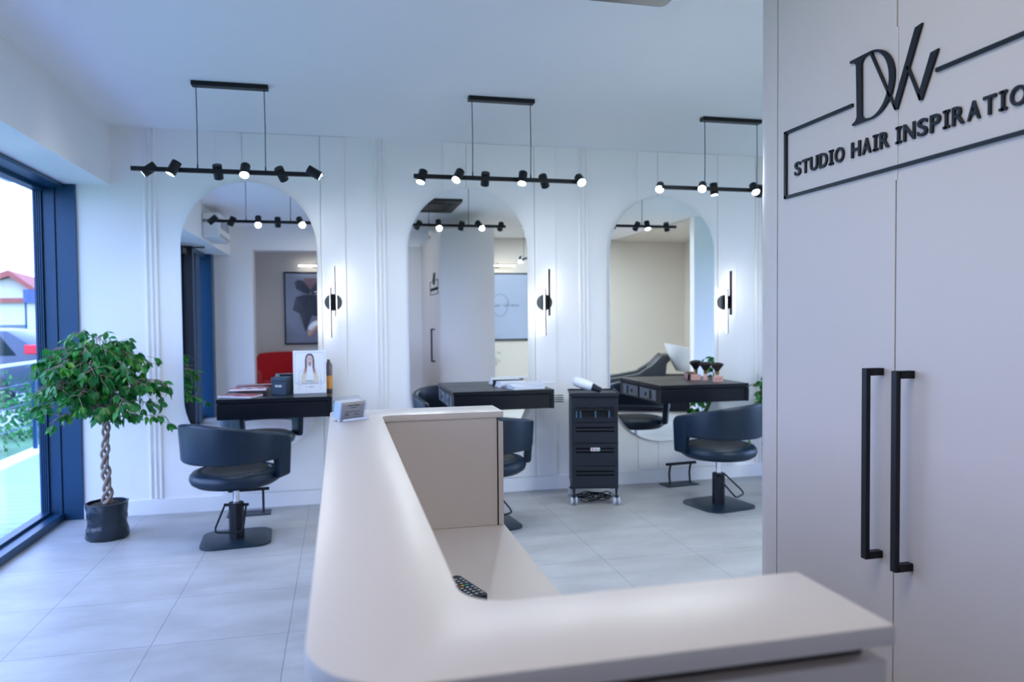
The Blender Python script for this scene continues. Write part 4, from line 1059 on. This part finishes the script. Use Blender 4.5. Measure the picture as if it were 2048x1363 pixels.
# ------------------------------------------------------------------ outside
mo = {}
mo['deck'] = mat('outdoor_pavers', (.32, .42, .58), .7, noise=.15, nscale=3)
mo['curb'] = mat('white_kerb', (.75, .78, .80), .7, noise=.05)
mo['grass'] = mat('grass', (.13, .27, .12), .9, noise=.4, nscale=4, bump=1, bscale=20)
mo['road'] = mat('asphalt', (.45, .47, .50), .9, noise=.1, nscale=2)
mo['hedge'] = mat('hedge_leaves', (.035, .11, .04), .8, noise=.6, nscale=14, bump=1, bscale=30)
mo['house'] = mat('house_render', (.75, .72, .66), .9, noise=.04)
mo['roof'] = mat('red_roof_tile', (.42, .12, .09), .8, noise=.2)
mo['car'] = mat('silver_car_paint', (.05, .07, .11), .3, metal=.2, noise=.02, coat=.5)
mo['dark'] = mat('tinted_glass', (.01, .015, .02), .05, noise=.02)
mo['tail'] = mat('tail_light', (.75, .02, .04), .2, noise=.05)
mo['tyre'] = mat('tyre_rubber', (.02, .02, .02), .8, noise=.1)
def bm_deck():
    bm = nb()
    y = -3.0
    while y < 14:
        box(bm, -3.38, -2.14, y, y+.142, -.10, -.05); y += .150
    return bm
tag(obj('paved_walk', bm_deck(), mo['deck']), 'grey blue slatted walkway outside the window', 'walkway')['kind'] = 'structure'
bm = nb(); box(bm, -3.58, -3.38, -3, 14, -.16, -.02, .01, 1); tag(obj('kerb', bm, mo['curb']), 'pale kerb edging the walkway', 'kerb')['kind'] = 'structure'
bm = nb(); box(bm, -90, -3.58, -40, 90, -.22, -.12); box(bm, -3.58, 10, 14, 90, -.22, -.12); box(bm, -3.6, 10, -40, -3, -.22, -.12); box(bm, 6.6, 40, -3, 90, -.22, -.12); tag(obj('lawn', bm, mo['grass']), 'green grass beyond the kerb', 'lawn')['kind'] = 'structure'
bm = nb(); box(bm, -60, -4.9, 12, 21, -.125, -.11); tag(obj('road', bm, mo['road']), 'grey road behind the railing', 'road')['kind'] = 'structure'
rnd = random.Random(21)
def hedge(x, y, n_, sz, lab):
    bm = nb(); bmi = bmesh.new()
    for k in range(n_):
        c = Vector((x+rnd.uniform(-.35, .35), y+rnd.uniform(-.4, .4), -.1+rnd.uniform(.05, .5)*sz))
        for q in range(60):
            d = Vector((rnd.gauss(0, 1), rnd.gauss(0, 1), rnd.gauss(0, 1))).normalized()
            p = c+d*rnd.uniform(.12, .28)*sz
            if p.z < -.1: p.z = -.08
            leaf(bm, p, d+Vector((0, 0, -.3)), Vector((rnd.gauss(0, 1), rnd.gauss(0, 1), 1)), .07, .04)
    return tag(obj('shrub', bm, M['leaf']), lab, 'shrub', 'low shrubs along the railing')
for k, yy in enumerate((8.0, 9.75, 11.5, 13.2)):
    hedge(-4.32, yy, 14, 1.15, ('low green shrub outside nearest the glass', 'low green shrub second along the outdoor railing', 'low green shrub third along the outdoor railing', 'low green shrub furthest along the outdoor railing')[k])
# railing
t = thing('railing', 'dark metal railing with cables outside the window', 'railing', (-3.50, 7.0, -.02))
for k in range(6):
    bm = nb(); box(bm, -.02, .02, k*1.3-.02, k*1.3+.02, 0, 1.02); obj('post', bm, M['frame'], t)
for zz in (.3, .55, .78):
    bm = nb(); cyl(bm, (0, -1, zz), (0, 6.6, zz), .006, .006, 6); obj('cable', bm, M['frame'], t)
bm = nb(); box(bm, -.025, .025, -1, 6.6, 1.0, 1.03); obj('handrail', bm, M['wheel'], t)
# parked car
t = thing('parked_car', 'silver grey hatchback with red tail light parked outside', 'car', (-5.22, 15.6, -.11), math.radians(-6))
side = [(-3.9, .28), (-3.95, .62), (-3.3, .86), (-2.9, .92), (-2.2, 1.38), (-1.3, 1.47), (-.5, 1.42), (-.14, 1.18), (-.02, 1.0), (0, .30)]
bm = nb(); prism(bm, side, -.85, .85, 'y', .05); obj('car_body', bm, mo['car'], t, 40)
bm = nb(); prism(bm, [(-2.75, .95), (-2.15, 1.32), (-1.3, 1.40), (-.62, 1.34), (-.35, .98)], -.862, -.851, 'y'); prism(bm, [(-2.75, .95), (-2.15, 1.32), (-1.3, 1.40), (-.62, 1.34), (-.35, .98)], .851, .862, 'y'); obj('side_window', bm, mo['dark'], t)
bm = nb(); box(bm, -.22, .03, -.87, -.66, 1.0, 1.17, .02, 2); box(bm, -.10, .03, .66, .86, 1.0, 1.17, .02, 2); obj('tail_light', bm, mo['tail'], t, label='red tail light')
for x in (-.75, -3.1):
    for s in (-1, 1):
        bm = nb(); cyl(bm, (x, s*.72, .31), (x, s*.87, .31), .31, .31, 28); obj('wheel', bm, mo['tyre'], t, 40)
# houses, sign, fence, tree
t = thing('house', 'white gabled house with red roof far outside the window', 'house', (-17.5, 42, -.12), math.radians(10))
bm = nb(); prism(bm, [(-3.6, 0), (3.6, 0), (3.6, 2.2), (1.2, 3.9), (-3.6, 2.3)], 0, 8, 'y'); obj('house_wall', bm, mo['house'], t)
bm = nb(); prism(bm, [(-4.0, 2.2), (1.2, 4.25), (4.0, 2.0), (4.0, 1.8), (1.2, 3.95), (-4.0, 2.0)], -.5, 8.5, 'y'); obj('house_roof', bm, mo['roof'], t)
bm = nb(); box(bm, -1.6, -.4, -.05, 0, .9, 2.0); box(bm, .9, 2.0, -.05, 0, .9, 2.0); obj('window', bm, mo['dark'], t)
t = thing('advert_sign', 'small dark advertising board on posts outside', 'sign', (-9.15, 25.2, -.12))
bm = nb(); box(bm, -.25, .25, -.04, .04, 2.18, 2.60); obj('board', bm, mat('advert_board', (.10, .14, .30), .6, noise=.6, nscale=4), t)
for s in (-1, 1):
    bm = nb(); cyl(bm, (s*.2, 0, 0), (s*.2, 0, 2.18), .03, .03, 8); obj('post', bm, M['frame'], t)
t = thing('garage', 'long pale building with grey door far outside the window', 'building', (-11.6, 34, -.12))
bm = nb(); box(bm, -3.2, 2.4, 0, 5, 0, 2.4); obj('building_wall', bm, mo['house'], t)
bm = nb(); box(bm, -3.0, -1.0, -.06, 0, 0, 1.5); box(bm, -.5, 2.0, -.06, 0, 0, 1.5); obj('garage_door', bm, M['socket'], t)
bm = nb(); box(bm, -3.4, 2.6, -.2, 5.2, 2.4, 2.6); obj('flat_roof', bm, mo['roof'], t)
t = thing('street_tree', 'pale leafy tree outside at the left edge of the window', 'tree', (-11.9, 24, -.12))
bm = nb(); tube(bm, [(0, 0, 0), (.1, 0, 1.5), (0, .1, 3), (.2, 0, 4.5)], [.16, .13, .1, .05], 8); obj('trunk', bm, M['bark'], t, 60)
bm = nb()
for k in range(900):
    d = Vector((rnd.gauss(0, 1), rnd.gauss(0, 1), rnd.gauss(0, 1))).normalized()
    p = Vector((0.2, 0, 4.4))+Vector((d.x*2.0, d.y*2.0, d.z*2.0))*rnd.uniform(.2, 1)
    leaf(bm, p, d+Vector((0, 0, -.4)), Vector((rnd.gauss(0, 1), rnd.gauss(0, 1), 1)), .24, .15)
obj('foliage', bm, M['leaf'], t)

# ------------------------------------------------------------------ light
wd = bpy.data.worlds.new('World'); sc.world = wd; wd.use_nodes = True
nt = wd.node_tree; bg = nt.nodes['Background']
tc = nt.nodes.new('ShaderNodeTexCoord'); sp = nt.nodes.new('ShaderNodeSeparateXYZ'); nt.links.new(tc.outputs['Generated'], sp.inputs[0])
r = nt.nodes.new('ShaderNodeValToRGB'); nt.links.new(sp.outputs[2], r.inputs[0])
r.color_ramp.elements[0].position = 0; r.color_ramp.elements[0].color = (.43, .57, 1.0, 1)
r.color_ramp.elements[1].position = .8; r.color_ramp.elements[1].color = (.30, .47, 1.0, 1)
nt.links.new(r.outputs[0], bg.inputs['Color']); bg.inputs['Strength'].default_value = WS
def portal(y0, y1, x=-2.16, sg=1):
    L = bpy.data.lights.new('window_portal', 'AREA'); L.shape = 'RECTANGLE'; L.size = y1-y0; L.size_y = 2.45
    L.cycles.is_portal = True
    o = bpy.data.objects.new('window_portal', L); C.objects.link(o)
    o.location = (x, (y0+y1)/2, 1.22); o.rotation_euler = Matrix(((0, 0, -1), (1, 0, 0), (0, -1, 0))).transposed().to_euler()
    d = Vector((sg, 0, 0)); o.rotation_euler = d.to_track_quat('-Z', 'Z').to_euler()
portal(-.1, 5.93)
portal(2.45, 5.75, 6.52, -1)  # daylight through the added right-hand window

# ------------------------------------------------------------------ camera
yaw, pit, rol = [math.radians(a) for a in (-13.2095, -1.7386, -.5047)]
fw = Vector((-math.sin(yaw)*math.cos(pit), math.cos(yaw)*math.cos(pit), math.sin(pit)))
rt = Vector((math.cos(yaw), math.sin(yaw), 0)); up = rt.cross(fw)
r2 = rt*math.cos(rol)+up*math.sin(rol); u2 = -rt*math.sin(rol)+up*math.cos(rol)
cam = bpy.data.cameras.new('camera'); cam.sensor_width = 36; cam.lens = 1462.95/2048*36; cam.clip_start = .02
cam.dof.use_dof = True; cam.dof.focus_distance = 2.35; cam.dof.aperture_fstop = 3.2
co = bpy.data.objects.new('camera', cam); C.objects.link(co)
co.matrix_world = Matrix(((r2.x, u2.x, -fw.x, 0), (r2.y, u2.y, -fw.y, 0), (r2.z, u2.z, -fw.z, 1.45), (0, 0, 0, 1)))
sc.camera = co
vs = sc.view_settings
vs.view_transform = 'Standard'; vs.look = 'None'; vs.exposure = EXPO; vs.gamma = 1; vs.use_curve_mapping = False
sc.render.engine = 'CYCLES'
sc.cycles.use_denoising = True
sc.cycles.max_bounces = 12; sc.cycles.diffuse_bounces = 6; sc.cycles.glossy_bounces = 6; sc.cycles.transparent_max_bounces = 12
sc.cycles.sample_clamp_indirect = 8
sc.cycles.caustics_reflective = False; sc.cycles.caustics_refractive = False
